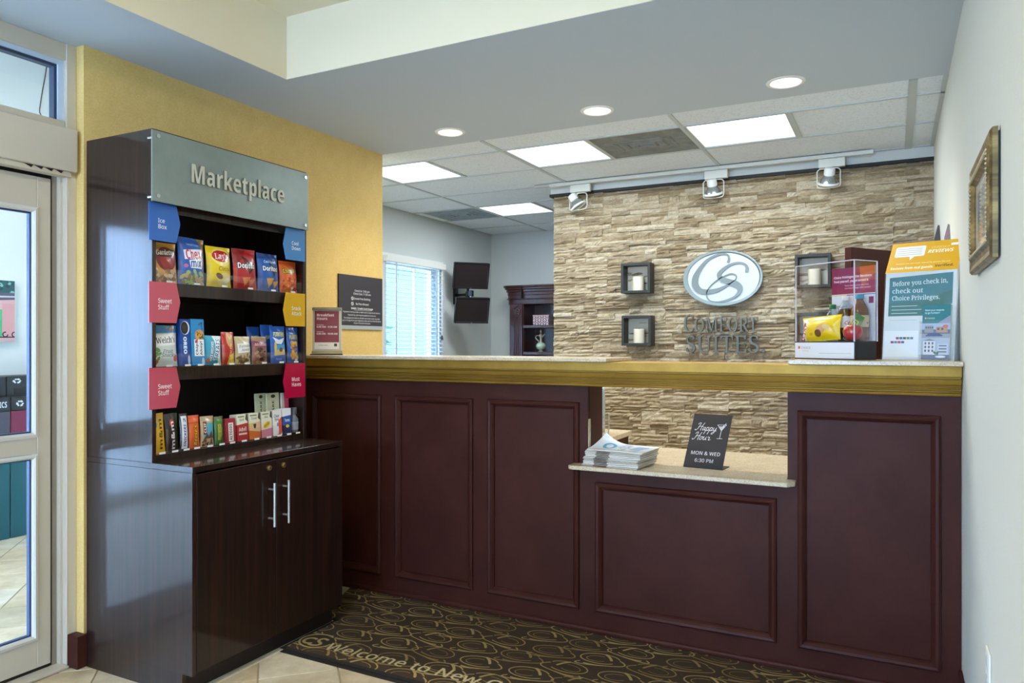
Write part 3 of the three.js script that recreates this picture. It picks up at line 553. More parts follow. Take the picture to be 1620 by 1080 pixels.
// ---------------------------------------------------------------- packaged goods
function bagGeo(w, h, t, o = {}) {
  const nx = 12, ny = 16, pos = [], uv = [], idx = [], sd = o.seed ?? 1, seal = o.seal ?? 0.07;
  const wob = (u, v, k) => Math.sin(u * 9 + sd * 2.1 + v * 4 + k) * Math.sin(v * 11 - sd + u * 5) * 0.5 + Math.sin(u * 21 + v * 17 + sd) * 0.25;
  for (const s of [1, -1]) for (let j = 0; j <= ny; j++) for (let i = 0; i <= nx; i++) {
    const u = i / nx, v = j / ny, a = Math.max(0, 1 - Math.pow(Math.abs(2 * u - 1), 2.4)), vv = Math.max(0, Math.min(1, (v - seal) / (1 - 2 * seal))), b = Math.pow(Math.sin(Math.PI * vv), 0.55) * (v > seal && v < 1 - seal ? 1 : 0);
    const z = s * (0.0006 + t / 2 * Math.pow(a, 0.55) * b) + (s > 0 ? t * 0.05 * wob(u, v, 0) * a : 0), edge = 1 - 0.05 * Math.sin(Math.PI * v) * (t / w > 0.2 ? 1.3 : 0.5);
    pos.push((u - 0.5) * w * edge + w * 0.006 * wob(v, u, 2), v * h, z); uv.push(u, v);
  }
  const N = (nx + 1) * (ny + 1);
  for (let s = 0; s < 2; s++) for (let j = 0; j < ny; j++) for (let i = 0; i < nx; i++) { const a = s * N + j * (nx + 1) + i, b = a + 1, c = a + nx + 1, d = c + 1; s ? idx.push(a, c, b, b, c, d) : idx.push(a, b, c, b, d, c); }
  const per = []; for (let i = 0; i <= nx; i++) per.push(i); for (let j = 1; j <= ny; j++) per.push(j * (nx + 1) + nx); for (let i = nx - 1; i >= 0; i--) per.push(ny * (nx + 1) + i); for (let j = ny - 1; j >= 1; j--) per.push(j * (nx + 1));
  per.forEach((a, i) => { const b = per[(i + 1) % per.length]; idx.push(a, a + N, b, b, a + N, b + N); });
  const g = new THREE.BufferGeometry(); g.setAttribute('position', new THREE.Float32BufferAttribute(pos, 3)); g.setAttribute('uv', new THREE.Float32BufferAttribute(uv, 2)); g.setIndex(idx); g.computeVertexNormals(); return g;
}
function boxGeo(w, h, t, r = 0.003) {
  const g = new RoundedBoxGeometry(w, h, t, 2, Math.min(r, t * 0.45)).translate(0, h / 2, 0), p = g.attributes.position, uv = new Float32Array(p.count * 2);
  for (let i = 0; i < p.count; i++) { uv[2 * i] = p.getX(i) / w + 0.5; uv[2 * i + 1] = p.getY(i) / h; }
  g.setAttribute('uv', new THREE.BufferAttribute(uv, 2)); return g;
}
const foil = { roughness: 0.32, clearcoat: 0.6, clearcoatRoughness: 0.15 }, card = { roughness: 0.55 };
let bagSeed = 0;
// one packet: [name, label, category, kind, d0, d1, y0, y1, thickness, x of its face, draw, tilt]
function packet(name, label, category, kind, d0, d1, y0, y1, th, x, draw, tilt = 0, group) {
  const w = d1 - d0, h = y1 - y0, pw = w > h ? 256 : Math.max(96, Math.round(256 * w / h)), ph = w > h ? Math.round(256 * h / w) : 256;
  const t = thing(name, label, category, [x - th / 2, y0, (d0 + d1) / 2], group, Math.PI / 2);
  const m = printed(pw, ph, (c) => { c.save(); c.scale(pw / 100, ph / 150); draw(c); c.restore(); }, kind === 'bag' ? foil : card);
  const inner = add(t, kind === 'bag' ? 'wrapper' : 'carton', kind === 'bag' ? bagGeo(w, h, th, { seed: ++bagSeed, seal: h > 0.1 ? 0.06 : 0.08 }) : boxGeo(w, h, th, 0.002), m, true);
  inner.rotation.z = tilt; inner.rotation.x = -0.06; return t;
}
const bg = (c, col) => fill(c, 100, 150, col);
const T1 = 1.6745, T2 = 1.3185, T3 = 0.9535, FXP = HX - 0.016;
const snackGroup = 'snack bags on the top shelf', cookieGroup = 'packets on the middle shelf', barGroup = 'bars and packets on the lowest shelf';
packet('snack_bag', 'brown and yellow pretzel snack bag below the Ice Box flag', 'snack bag', 'bag', 2.078, 2.203, T1, 1.846, 0.05, FXP, (c) => { bg(c, '#d79a2c'); blob(c, 50, 62, 40, 45, '#7c1f1c'); blob(c, 52, 66, 30, 32, '#9c2a22'); scatter(c, 5, 100, 95, 150, 40, ['#c99a6a', '#a8703c', '#e2c29a', '#8c5a34'], 6, 13); blob(c, 55, 40, 44, 15, '#3a1210', -0.15); txt(c, 'Gardettos', 48, 38, 26, '#f6ead8', { italic: true, font: 'serif', bold: true, maxw: 76, rot: -0.05 }); }, 0.01, snackGroup);
packet('snack_bag', 'tall blue bag of snack mix with red lettering', 'snack bag', 'bag', 2.21, 2.35, T1, 1.884, 0.06, FXP, (c) => { bg(c, '#2b5cb0'); poly(c, [[72, 0], [100, 0], [100, 60], [80, 40]], '#8a6a3c'); scatter(c, 10, 108, 95, 148, 36, ['#c8a878', '#9a7848', '#e0cba0', '#a4c46a'], 6, 12); poly(c, [[12, 42], [80, 34], [82, 66], [14, 72]], '#eef2fa'); poly(c, [[28, 74], [82, 64], [80, 98], [34, 98]], '#f4f6fb'); txt(c, 'Chex', 46, 54, 42, '#d32a3c', { bold: true, maxw: 58, rot: -0.1 }); txt(c, 'mix', 54, 82, 36, '#1c3f94', { bold: true, maxw: 44, rot: -0.08 }); txt(c, 'TRADITIONAL', 50, 24, 8, '#cfe0ff'); blob(c, 18, 92, 7, 6, '#d86a9a'); }, -0.02, snackGroup);
packet('snack_bag', 'yellow bag of classic potato chips on the top shelf', 'snack bag', 'bag', 2.362, 2.502, T1, 1.862, 0.06, FXP, (c) => { bg(c, '#f0d000'); blob(c, 54, 40, 42, 34, '#f7e27a'); blob(c, 50, 36, 36, 22, '#c8281e', -0.08); txt(c, "Lay's", 50, 36, 30, '#ffffff', { bold: true, maxw: 58, italic: true, font: 'serif', rot: -0.08 }); txt(c, 'Classic', 62, 82, 20, '#4a2c10', { maxw: 56 }); blob(c, 66, 120, 32, 24, '#efd98a'); blob(c, 40, 110, 16, 9, '#6a4020', 0.5); blob(c, 74, 124, 14, 9, '#f7edb8', -0.3); }, 0.0, snackGroup);
packet('snack_bag', 'red bag of tortilla chips on the top shelf', 'snack bag', 'bag', 2.514, 2.658, T1, 1.868, 0.055, FXP, (c) => { bg(c, '#b81c20'); poly(c, [[0, 0], [60, 0], [30, 40], [0, 60]], '#8e1216'); poly(c, [[28, 26], [84, 62], [56, 96]], '#14120e'); poly(c, [[34, 36], [76, 62], [56, 86]], '#7e1a10'); txt(c, 'Doritos', 46, 64, 28, '#ffffff', { bold: true, maxw: 74, stroke: '#1c100c', lw: 5 }); poly(c, [[26, 108], [62, 104], [42, 140]], '#e07a24'); poly(c, [[54, 116], [86, 110], [66, 144]], '#d8681c'); }, 0.02, snackGroup);
packet('snack_bag', 'blue bag of ranch tortilla chips on the top shelf', 'snack bag', 'bag', 2.664, 2.802, T1, 1.862, 0.055, FXP, (c) => { bg(c, '#1a5cae'); poly(c, [[0, 0], [100, 0], [100, 14], [0, 24]], '#0e3c80'); poly(c, [[36, 34], [86, 62], [64, 92]], '#11203c'); txt(c, 'Doritos', 48, 62, 26, '#ffffff', { bold: true, maxw: 72, stroke: '#0e1c3c', lw: 5 }); txt(c, 'Cool Ranch', 50, 34, 15, '#eaf2ff', { bold: true, italic: true, maxw: 60 }); poly(c, [[28, 100], [66, 98], [46, 138]], '#e4a040'); poly(c, [[62, 112], [92, 106], [74, 140]], '#dc9030'); }, 0.0, snackGroup);
packet('snack_bag', 'orange bag of crunchy cheese puffs beside the Cool Down flag', 'snack bag', 'bag', 2.808, 2.93, T1, 1.837, 0.05, FXP, (c) => { bg(c, '#e8661a'); fill(c, 100, 18, '#d8581a'); txt(c, 'Cheetos', 46, 46, 30, '#f6d020', { bold: true, maxw: 74, stroke: '#2a1a10', lw: 6, rot: -0.12 }); scatter(c, 10, 74, 92, 146, 30, ['#c8301c', '#e8862a', '#f0b060', '#b8281c'], 5, 12); blob(c, 62, 128, 8, 6, '#f0e6d8'); }, 0.008, snackGroup);
// middle shelf
packet('snack_bag', 'white and pale blue fruit snack bag below the upper pink flag', 'snack bag', 'bag', 2.078, 2.2, T2, 1.494, 0.035, FXP, (c) => { bg(c, '#d6dfdc'); poly(c, [[0, 0], [100, 0], [100, 26], [0, 30]], '#3d8cc0'); scatter(c, 60, 4, 98, 18, 8, ['#4c9a4c', '#e08a3c', '#d0503c'], 4, 8); poly(c, [[0, 34], [100, 28], [100, 70], [0, 78]], '#f4f6f4'); txt(c, "Welch's", 47, 54, 30, '#18243c', { bold: true, font: 'serif', maxw: 80, rot: -0.06 }); txt(c, 'Fruit', 52, 94, 18, '#26405c', { italic: true, font: 'serif' }); txt(c, 'Snacks', 56, 108, 18, '#26405c', { italic: true, font: 'serif' }); scatter(c, 4, 82, 24, 140, 10, ['#c84a3c', '#5a9a4c', '#d89a8a'], 5, 11); blob(c, 88, 120, 9, 12, '#d84a3c'); }, 0, cookieGroup);
packet('cookie_package', 'narrow dark blue sandwich cookie package', 'cookie package', 'box', 2.206, 2.256, T2, 1.522, 0.04, FXP, (c) => { bg(c, '#1c479c'); blob(c, 50, 28, 46, 22, '#e4ecf6'); blob(c, 44, 28, 38, 20, '#221c1c'); blob(c, 44, 28, 26, 13, '#38302e'); txt(c, 'OREO', 46, 84, 44, '#ffffff', { bold: true, rot: Math.PI / 2, maxw: 56, stroke: '#5aa8e0', lw: 6 }); blob(c, 80, 132, 12, 16, '#b8cce8'); }, 0, cookieGroup);
packet('cookie_package', 'bright blue chocolate chip cookie package, tallest on the middle shelf', 'cookie package', 'box', 2.262, 2.332, T2, 1.524, 0.045, FXP, (c) => { bg(c, '#2a8fd0'); blob(c, 62, 52, 34, 18, '#d8a050'); scatter(c, 38, 42, 90, 64, 10, ['#4a2c18'], 3, 6); scatter(c, 56, 12, 92, 34, 6, ['#3a2818'], 3, 6); c.fillStyle = '#f2f4f6'; c.fillRect(20, 66, 74, 54); txt(c, 'Chips', 40, 94, 22, '#14202e', { bold: true, rot: -Math.PI / 2, maxw: 46 }); txt(c, 'Ahoy!', 72, 94, 22, '#14202e', { bold: true, rot: -Math.PI / 2, maxw: 46 }); poly(c, [[26, 70], [48, 64], [46, 74], [28, 78]], '#d8342c'); blob(c, 84, 140, 10, 16, '#bcd8ee'); }, 0, cookieGroup);
packet('snack_bag', 'aqua and white treat bag leaning on the middle shelf', 'snack bag', 'bag', 2.338, 2.43, T2, 1.452, 0.03, FXP, (c) => { bg(c, '#2fa6c6'); poly(c, [[44, 0], [100, 0], [100, 150], [80, 150]], '#dfe9ea'); txt(c, 'RICE KRISPIES', 34, 80, 22, '#ffffff', { bold: true, rot: -1.45, maxw: 100, stroke: '#1a5c84', lw: 4 }); txt(c, 'TREATS', 68, 70, 38, '#1f68a8', { bold: true, rot: -1.42, maxw: 112, stroke: '#f4fafa', lw: 6 }); blob(c, 16, 128, 10, 14, '#b85a4a'); }, -0.04, cookieGroup);
packet('snack_bag', 'red and yellow cracker packet in the middle of the shelf', 'snack bag', 'bag', 2.436, 2.508, T2, 1.47, 0.03, FXP, (c) => { bg(c, '#c02c22'); fill(c, 100, 12, '#b8281e'); blob(c, 54, 36, 26, 34, '#d8a468'); poly(c, [[50, 110], [100, 90], [100, 150], [40, 150]], '#efc428'); scatter(c, 46, 118, 90, 144, 10, ['#e0a030', '#f4dc60'], 6, 10); txt(c, 'Ritz Bits', 60, 84, 24, '#f6d890', { italic: true, bold: true, font: 'serif', rot: -1.5, maxw: 60 }); }, 0, cookieGroup);
packet('snack_bag', 'beige cookie bag with a white script panel', 'snack bag', 'bag', 2.516, 2.612, T2, 1.45, 0.04, FXP, (c) => { bg(c, '#cdbb92'); poly(c, [[8, 40], [88, 32], [94, 84], [10, 92]], '#f0eee6'); txt(c, 'Famous', 50, 52, 20, '#3c3430', { italic: true, font: 'serif', maxw: 72, rot: -0.08 }); txt(c, 'Amos', 52, 72, 20, '#3c3430', { italic: true, font: 'serif', maxw: 60, rot: -0.08 }); scatter(c, 12, 100, 90, 142, 26, ['#8a6436', '#a87c46', '#6c4a26'], 7, 12); }, 0, cookieGroup);
packet('snack_bag', 'brown and mauve cookie bag right of the beige one', 'snack bag', 'bag', 2.62, 2.72, T2, 1.45, 0.04, FXP, (c) => { bg(c, '#8f5648'); fill(c, 100, 34, '#a88a6a'); poly(c, [[0, 24], [100, 30], [100, 62], [0, 58]], '#8c3a4c'); txt(c, 'Mrs Fields', 52, 44, 20, '#f4e4dc', { italic: true, font: 'serif', maxw: 86 }); scatter(c, 14, 66, 92, 142, 24, ['#5c3222', '#3c2016', '#b08a5c'], 8, 14); }, 0, cookieGroup);
packet('snack_bag', 'blue peanut packet standing behind, nearest the brown cookie bag', 'snack bag', 'bag', 2.668, 2.752, T2, 1.5, 0.025, FXP - 0.085, (c) => { bg(c, '#1b50a4'); txt(c, 'PLANTERS', 54, 44, 20, '#e8d84a', { bold: true, italic: true, maxw: 60 }); }, 0, cookieGroup);
packet('snack_bag', 'blue peanut packet standing behind the front blue packet', 'snack bag', 'bag', 2.728, 2.81, T2, 1.51, 0.025, FXP - 0.055, (c) => { bg(c, '#1f58b0'); txt(c, 'PLANTERS', 60, 48, 20, '#e8d84a', { bold: true, italic: true, maxw: 66 }); }, 0, cookieGroup);
packet('snack_bag', 'blue peanut packet with white banner and beach scene', 'snack bag', 'bag', 2.738, 2.84, T2, 1.503, 0.03, FXP, (c) => { bg(c, '#1f5cb4'); txt(c, 'PLANTERS', 50, 34, 24, '#ecd84a', { bold: true, italic: true, maxw: 76 }); poly(c, [[8, 44], [46, 56], [92, 46], [62, 74], [30, 72]], '#e4ecf4'); poly(c, [[16, 78], [92, 74], [92, 116], [16, 120]], '#48a0d0'); poly(c, [[16, 98], [92, 94], [92, 116], [16, 120]], '#d8b878'); blob(c, 22, 84, 7, 22, '#e0b63c'); blob(c, 58, 96, 12, 9, '#6a5038'); txt(c, 'Peanuts', 50, 134, 12, '#bcd8f4'); }, 0, cookieGroup);
packet('snack_bag', 'blue peanut packet with golden nuts at the shelf end', 'snack bag', 'bag', 2.85, 2.932, T2, 1.499, 0.03, FXP, (c) => { bg(c, '#1c54a8'); txt(c, 'PLANTERS', 54, 42, 26, '#f0d03c', { bold: true, italic: true, maxw: 84 }); scatter(c, 20, 56, 90, 134, 44, ['#d89a34', '#b8762a', '#e8b448', '#c8883a'], 6, 11); poly(c, [[30, 60], [84, 62], [76, 74], [36, 72]], '#e8b828'); blob(c, 78, 138, 12, 6, '#e8e8e8'); }, 0, cookieGroup);
// lowest shelf
packet('candy_bar', 'yellow peanut candy bar, first on the lowest shelf', 'candy bar', 'bag', 2.082, 2.133, T3, 1.124, 0.02, FXP, (c) => { bg(c, '#e8b416'); txt(c, 'm&m', 56, 78, 46, '#4a2a14', { bold: true, rot: -Math.PI / 2, maxw: 118 }); blob(c, 16, 42, 12, 10, '#3c9ab8'); }, 0.03, barGroup);
packet('candy_bar', 'dark brown candy bar with white lettering beside the yellow one', 'candy bar', 'bag', 2.138, 2.194, T3, 1.118, 0.02, FXP, (c) => { bg(c, '#2e201e'); blob(c, 60, 38, 22, 16, '#b83c34'); txt(c, 'm&m', 58, 86, 44, '#e8e4e0', { bold: true, rot: -Math.PI / 2, maxw: 118 }); }, 0.05, barGroup);
packet('candy_bar', 'green-edged bar peeking out behind the blue lettered bar', 'candy bar', 'bag', 2.194, 2.235, T3, 1.112, 0.015, FXP - 0.05, (c) => { bg(c, '#3a6a28'); }, 0, barGroup);
packet('candy_bar', 'slim white and blue candy bar with slanted lettering', 'candy bar', 'bag', 2.207, 2.248, T3, 1.112, 0.02, FXP, (c) => { bg(c, '#3c2a2c'); c.fillStyle = '#e8eaf2'; c.fillRect(14, 10, 74, 134); txt(c, 'SNICKERS', 52, 92, 46, '#28347c', { bold: true, italic: true, rot: -Math.PI / 2, maxw: 92 }); txt(c, '2', 54, 28, 40, '#28347c', { bold: true, rot: -Math.PI / 2 }); }, 0, barGroup);
packet('candy_bar', 'bright orange peanut butter candy bar', 'candy bar', 'bag', 2.252, 2.309, T3, 1.1, 0.022, FXP, (c) => { bg(c, '#e4601c'); fill(c, 100, 16, '#d8501a'); c.fillStyle = '#c8481a'; c.fillRect(0, 30, 100, 8); txt(c, "Reese's", 54, 92, 44, '#f4cc24', { bold: true, italic: true, rot: -Math.PI / 2, maxw: 92, stroke: '#5a2814', lw: 7 }); }, 0, barGroup);
packet('energy_bar', 'light blue and brown energy bar with a mountain scene', 'energy bar', 'bag', 2.313, 2.386, T3, 1.09, 0.022, FXP, (c) => { bg(c, '#c2ab86'); fill(c, 100, 20, '#b89c74'); c.fillStyle = '#58b0c8'; c.fillRect(18, 34, 76, 76); poly(c, [[18, 110], [40, 84], [54, 100], [74, 72], [94, 110]], '#6a4c3a'); c.fillStyle = '#7a3430'; c.fillRect(14, 26, 26, 64); txt(c, 'CLIF', 28, 58, 24, '#f0e4d0', { bold: true, rot: -Math.PI / 2, maxw: 56 }); scatter(c, 14, 114, 92, 144, 22, ['#5c3a26', '#7c5236', '#3c2618'], 6, 10); }, -0.02, barGroup);
packet('granola_bar', 'green and yellow granola bar left of the mint tin', 'granola bar', 'bag', 2.39, 2.441, T3, 1.083, 0.02, FXP, (c) => { bg(c, '#3c7c34'); fill(c, 100, 18, '#58602c'); c.fillStyle = '#c8b43c'; c.fillRect(30, 40, 36, 84); txt(c, 'NATURE VALLEY', 48, 82, 26, '#1e4c20', { bold: true, rot: -Math.PI / 2, maxw: 80 }); blob(c, 78, 120, 18, 20, '#2c6426'); }, 0, barGroup);
packet('mint_tin', 'red and white tin of mints standing upright', 'mint tin', 'box', 2.449, 2.506, T3, 1.068, 0.022, FXP, (c) => { bg(c, '#a22834'); c.fillStyle = '#f2ece4'; c.fillRect(26, 26, 50, 112); txt(c, 'ALTOIDS', 51, 82, 36, '#2c2a2a', { bold: true, rot: -Math.PI / 2, maxw: 100 }); }, 0, barGroup);
const med = (a, b, c2) => (c) => { bg(c, '#e8e4c8'); c.fillStyle = '#6a7c4c'; c.fillRect(8, 10, 60, 6); txt(c, a, 44, 30, 18, '#3c3c3c', { maxw: 66 }); poly(c, [[86, 0], [100, 0], [100, 44], [78, 30]], '#484838'); poly(c, [[0, 58], [100, 50], [100, 150], [0, 150]], b); c2(c); };
packet('medicine_packet', 'red and cream medicine packet just right of the mint tin', 'medicine packet', 'box', 2.516, 2.58, T3, 1.08, 0.05, FXP, med('Quiet', '#b42c2c', (c) => { txt(c, 'Advil', 50, 84, 30, '#f4e8dc', { bold: true, maxw: 80 }); c.fillStyle = '#e8dcc8'; c.fillRect(12, 104, 78, 10); }), 0, barGroup);
packet('medicine_packet', 'cream packet with an orange wave and dark shield mark', 'medicine packet', 'box', 2.589, 2.66, T3, 1.08, 0.05, FXP, med('Travel', '#e4b88a', (c) => { poly(c, [[0, 96], [100, 110], [100, 150], [0, 150]], '#d8702c'); poly(c, [[36, 62], [62, 62], [58, 82], [48, 90], [40, 82]], '#2c3440'); blob(c, 16, 62, 12, 9, '#e8c82c'); }), 0, barGroup);
packet('medicine_packet', 'cream and pink packet with a slanted yellow badge', 'medicine packet', 'box', 2.668, 2.736, T3, 1.08, 0.05, FXP, med('Alka', '#ecdcc8', (c) => { blob(c, 48, 76, 36, 16, '#e8c820', -0.35); txt(c, 'RELIEF', 48, 76, 16, '#8a2c18', { bold: true, rot: -0.35 }); poly(c, [[0, 104], [100, 96], [100, 150], [0, 150]], '#d8849a'); }), 0, barGroup);
packet('medicine_packet', 'white packet with a blue bottle and red swoosh', 'medicine packet', 'box', 2.743, 2.802, T3, 1.082, 0.05, FXP, (c) => { bg(c, '#eeeae0'); txt(c, 'Clear', 42, 34, 24, '#3c4858', { bold: true, maxw: 64 }); txt(c, 'Eyes', 42, 54, 22, '#3c4858', { bold: true, maxw: 56 }); poly(c, [[62, 60], [100, 40], [100, 130], [70, 150], [40, 150]], '#e05a44'); blob(c, 50, 112, 12, 30, '#e8eef4'); blob(c, 50, 84, 8, 12, '#5a94c8'); }, 0, barGroup);
packet('medicine_packet', 'navy and white packet with a yellow dot, beside the clear bottle', 'medicine packet', 'box', 2.81, 2.868, T3, 1.086, 0.05, FXP, (c) => { bg(c, '#e8eaec'); poly(c, [[0, 46], [100, 40], [100, 150], [0, 150]], '#1f4f9c'); poly(c, [[0, 96], [100, 96], [100, 150], [0, 150]], '#1a2c5c'); txt(c, 'Tums', 50, 68, 24, '#e8f0f8', { bold: true, maxw: 76 }); blob(c, 52, 102, 20, 9, '#e0c830'); }, 0, barGroup);
const blister = (c) => { bg(c, '#d8d8b4'); poly(c, [[100, 60], [100, 150], [0, 150], [0, 124], [60, 104], [76, 66]], '#a81c4c'); blob(c, 50, 12, 18, 6, '#3a3a2c'); txt(c, 'CARE', 50, 54, 22, '#3c3c30', { bold: true, rot: -Math.PI / 2, maxw: 60 }); };
packet('blister_card', 'cream and crimson hanging card standing behind, farther left', 'blister card', 'box', 2.722, 2.79, T3, 1.165, 0.012, FXP - 0.09, blister, 0, barGroup);
packet('blister_card', 'cream and crimson hanging card standing behind the navy packet', 'blister card', 'box', 2.772, 2.856, T3, 1.165, 0.012, FXP - 0.065, blister, 0, barGroup);
packet('blister_card', 'pink and cream card behind the small clear bottle', 'blister card', 'box', 2.868, 2.918, T3, 1.162, 0.012, FXP - 0.06, (c) => { bg(c, '#e4d8c8'); poly(c, [[30, 0], [100, 0], [100, 60], [40, 70]], '#d85070'); }, 0, barGroup);
{
  const t = thing('gel_bottle', 'small clear gel bottle with dark cap at the lowest shelf end', 'bottle', [FXP - 0.02, T3, 2.902]);
  const lathe = (p) => new THREE.LatheGeometry(p.map(([r, y]) => new THREE.Vector2(r, y)), 20);
  add(t, 'body', lathe([[0.001, 0], [0.021, 0.001], [0.023, 0.01], [0.023, 0.075], [0.012, 0.09], [0.01, 0.1]]), P({ color: lin('#8e979c'), roughness: 0.1, transmission: 0.5, thickness: 0 }), true);
  add(t, 'cap', lathe([[0.011, 0.098], [0.015, 0.1], [0.015, 0.132], [0.001, 0.133]]), S({ color: lin('#54565a'), roughness: 0.4 }), true);
  add(t, 'label_band', new THREE.CylinderGeometry(0.0233, 0.0233, 0.04, 20, 1, true).translate(0, 0.04, 0), S({ color: lin('#a4acb4'), roughness: 0.5 }), true);
}

// ================================================================= ON THE STONE WALL
const SF = DS - 0.05;
{
  // oval emblem with the two interlaced brushed letters
  const t = thing('oval_sign', 'oval white and silver emblem with two interlaced script letters', 'sign', [-1.132, 1.9, SF]);
  const oval = (rx, ry) => { const s = new THREE.Shape(); s.absellipse(0, 0, rx, ry, 0, Math.PI * 2); return s; };
  const rim = oval(0.291, 0.207); const hole = new THREE.Path(); hole.absellipse(0.008, 0.004, 0.265, 0.187, 0, Math.PI * 2); rim.holes.push(hole);
  const ex = (s, z0, dp, b) => { const g = new THREE.ExtrudeGeometry(s, { depth: dp - 2 * b, bevelEnabled: b > 0, bevelThickness: b, bevelSize: b, bevelOffset: -b, bevelSegments: 2, curveSegments: 64 }); return g.translate(0, 0, z0 + b); };
  add(t, 'back_plate', ex(oval(0.285, 0.202), -0.012, 0.03, 0.003), M.letter, true);
  add(t, 'rim', ex(rim, 0.018, 0.014, 0.003), S({ color: lin('#8b948f'), roughness: 0.35, metalness: 0.4 }), true);
  add(t, 'face', ex(oval(0.266, 0.188), 0.018, 0.006, 0), S({ color: lin('#cdd2d6'), roughness: 0.4 }), true);
  const ribbon = (pts, wid) => {
    const V = pts.map(([x, y]) => new THREE.Vector3((x - 466) * 0.000813, -(y - 333) * 0.00084, 0)), cv = new THREE.CatmullRomCurve3(V, false, 'centripetal'), n = 110, A = [], B = [];
    for (let i = 0; i <= n; i++) {
      const u = i / n, p = cv.getPoint(u), tg = cv.getTangent(u), f = u * (wid.length - 1), k = Math.min(wid.length - 2, Math.floor(f)), w = (wid[k] + (wid[k + 1] - wid[k]) * (f - k)) * 0.00052;
      A.push([p.x - tg.y * w, p.y + tg.x * w]); B.push([p.x + tg.y * w, p.y - tg.x * w]);
    }
    const pos = [], idx = [], z0 = 0.024, z1 = 0.032;     // solid band
    for (let i = 0; i <= n; i++) pos.push(...A[i], z1, ...B[i], z1, ...A[i], z0, ...B[i], z0);
    for (let i = 0; i < n; i++) { const a = 4 * i, b = a + 4; idx.push(a, a + 1, b, b, a + 1, b + 1, a + 2, b, b + 2, a, b, a + 2, a + 1, a + 3, b + 1, b + 1, a + 3, b + 3); }
    const g = new THREE.BufferGeometry(); g.setAttribute('position', new THREE.Float32BufferAttribute(pos, 3)); g.setIndex(idx); const q = g.toNonIndexed(); q.computeVertexNormals(); q.setAttribute('uv', new THREE.Float32BufferAttribute(new Float32Array(q.attributes.position.count * 2), 2)); return q;
  };
  const brushed = S({ color: lin('#7b817c'), roughness: 0.35, metalness: 0.35, side: THREE.DoubleSide });
  add(t, 'letter', ribbon([[518, 200], [528, 168], [520, 135], [480, 118], [420, 128], [340, 165], [265, 245], [222, 330], [225, 395], [268, 440], [330, 450], [415, 440], [485, 412], [540, 385]], [16, 14, 12, 14, 16, 20, 30, 44, 46, 40, 34, 28, 18, 10]), brushed, true);
  add(t, 'letter', ribbon([[684, 288], [688, 255], [668, 220], [610, 205], [535, 222], [465, 268], [440, 305], [455, 335], [525, 368], [590, 392], [622, 420], [622, 455], [585, 498], [510, 528], [420, 543], [350, 525], [325, 480], [345, 420], [400, 365], [490, 315], [550, 298], [588, 312], [588, 345], [540, 385]], [22, 22, 14, 14, 18, 26, 32, 36, 42, 46, 40, 30, 18, 12, 9, 7, 7, 7, 7, 8, 8, 7, 7, 8]), brushed, true);
  const w1 = thing('wall_lettering', 'raised silver letters spelling COMFORT on the stone wall', 'sign', [-1.15, 1.5, SF]);
  const f = fonts.serifR, cap = capOf(f, 'M'), run = (g, s, x0, x1, y, capH, scales) => { let w = 0; [...s].forEach((c, i) => { w += f.data.glyphs[c].ha * (scales ? scales[i] : 1); }); const size = capH / cap; letters(g, s, { font: f, size, depth: 0.026, at: [x0, y, SF + 0.004], sx: (x1 - x0) / (w * size / f.data.resolution), mat: M.letter, scales }); };
  run(w1, 'COMFORT', -1.425, -0.878, 1.502, 0.132, [1, 0.8, 0.8, 0.8, 0.8, 0.8, 0.8]);
  const w2 = thing('wall_lettering', 'raised silver letters spelling SUITES with a dot', 'sign', [-1.12, 1.35, SF]);
  run(w2, 'SUITES', -1.412, -0.862, 1.348, 0.125);
  add(w2, 'dot', new THREE.CylinderGeometry(0.013, 0.013, 0.016, 20).rotateX(Math.PI / 2).translate(-0.842, 1.362, -SF + 0.004), M.letter);
}
// candle boxes
function candleBox(x, y, label, clabel, has = true) {
  const t = thing('wall_box', label, 'wall shelf', [x, y, DS - 0.03], 'square candle boxes on the stone wall'), s = 0.117, k = 0.02, dp = 0.115;
  const b = (x0, x1, y0, y1) => new RoundedBoxGeometry(x1 - x0, y1 - y0, dp, 1, 0.0015).translate((x0 + x1) / 2, (y0 + y1) / 2, dp / 2);
  add(t, 'top_board', b(-s, s, s - k, s), M.charcoal, true); add(t, 'bottom_board', b(-s, s, -s, -s + k), M.charcoal, true);
  add(t, 'side_board', b(-s, -s + k, -s + k, s - k), M.charcoal, true); add(t, 'side_board', b(s - k, s, -s + k, s - k), M.charcoal, true);
  add(t, 'back_board', new THREE.BoxGeometry(2 * s - 0.002, 2 * s - 0.002, 0.004).translate(0, 0, 0.002), S({ color: lin('#d6cdb8'), roughness: 0.7 }), true);
  if (has) {
    const c = thing('pillar_candle', clabel, 'candle', [x + 0.008, y - s + k, DS - 0.03 - 0.058], 'pillar candles in the wall boxes');
    add(c, 'wax', new THREE.LatheGeometry([[0.001, 0], [0.041, 0], [0.043, 0.002], [0.043, 0.106], [0.041, 0.11], [0.034, 0.108], [0.012, 0.1], [0.001, 0.099]].map(([r, h]) => new THREE.Vector2(r, h)), 32), M.candle, true);
    add(c, 'wick', cyl(0, 0.106, 0, 0.0012, 0.0012, 0.016, 6), M.dark, true);
  }
}
candleBox(-1.778, 1.922, 'upper dark square box with a candle, left of the oval sign', 'cream pillar candle in the upper left wall box');
candleBox(-1.772, 1.514, 'lower dark square box with a candle, left of the raised lettering', 'cream pillar candle in the lower left wall box');
candleBox(-0.5, 1.922, 'upper dark square box partly behind the clear display case', 'pale candle in the wall box behind the clear case');
candleBox(-0.5, 1.514, 'lower dark square box seen through the clear display case', 'pale candle in the lowest box behind the clear case');

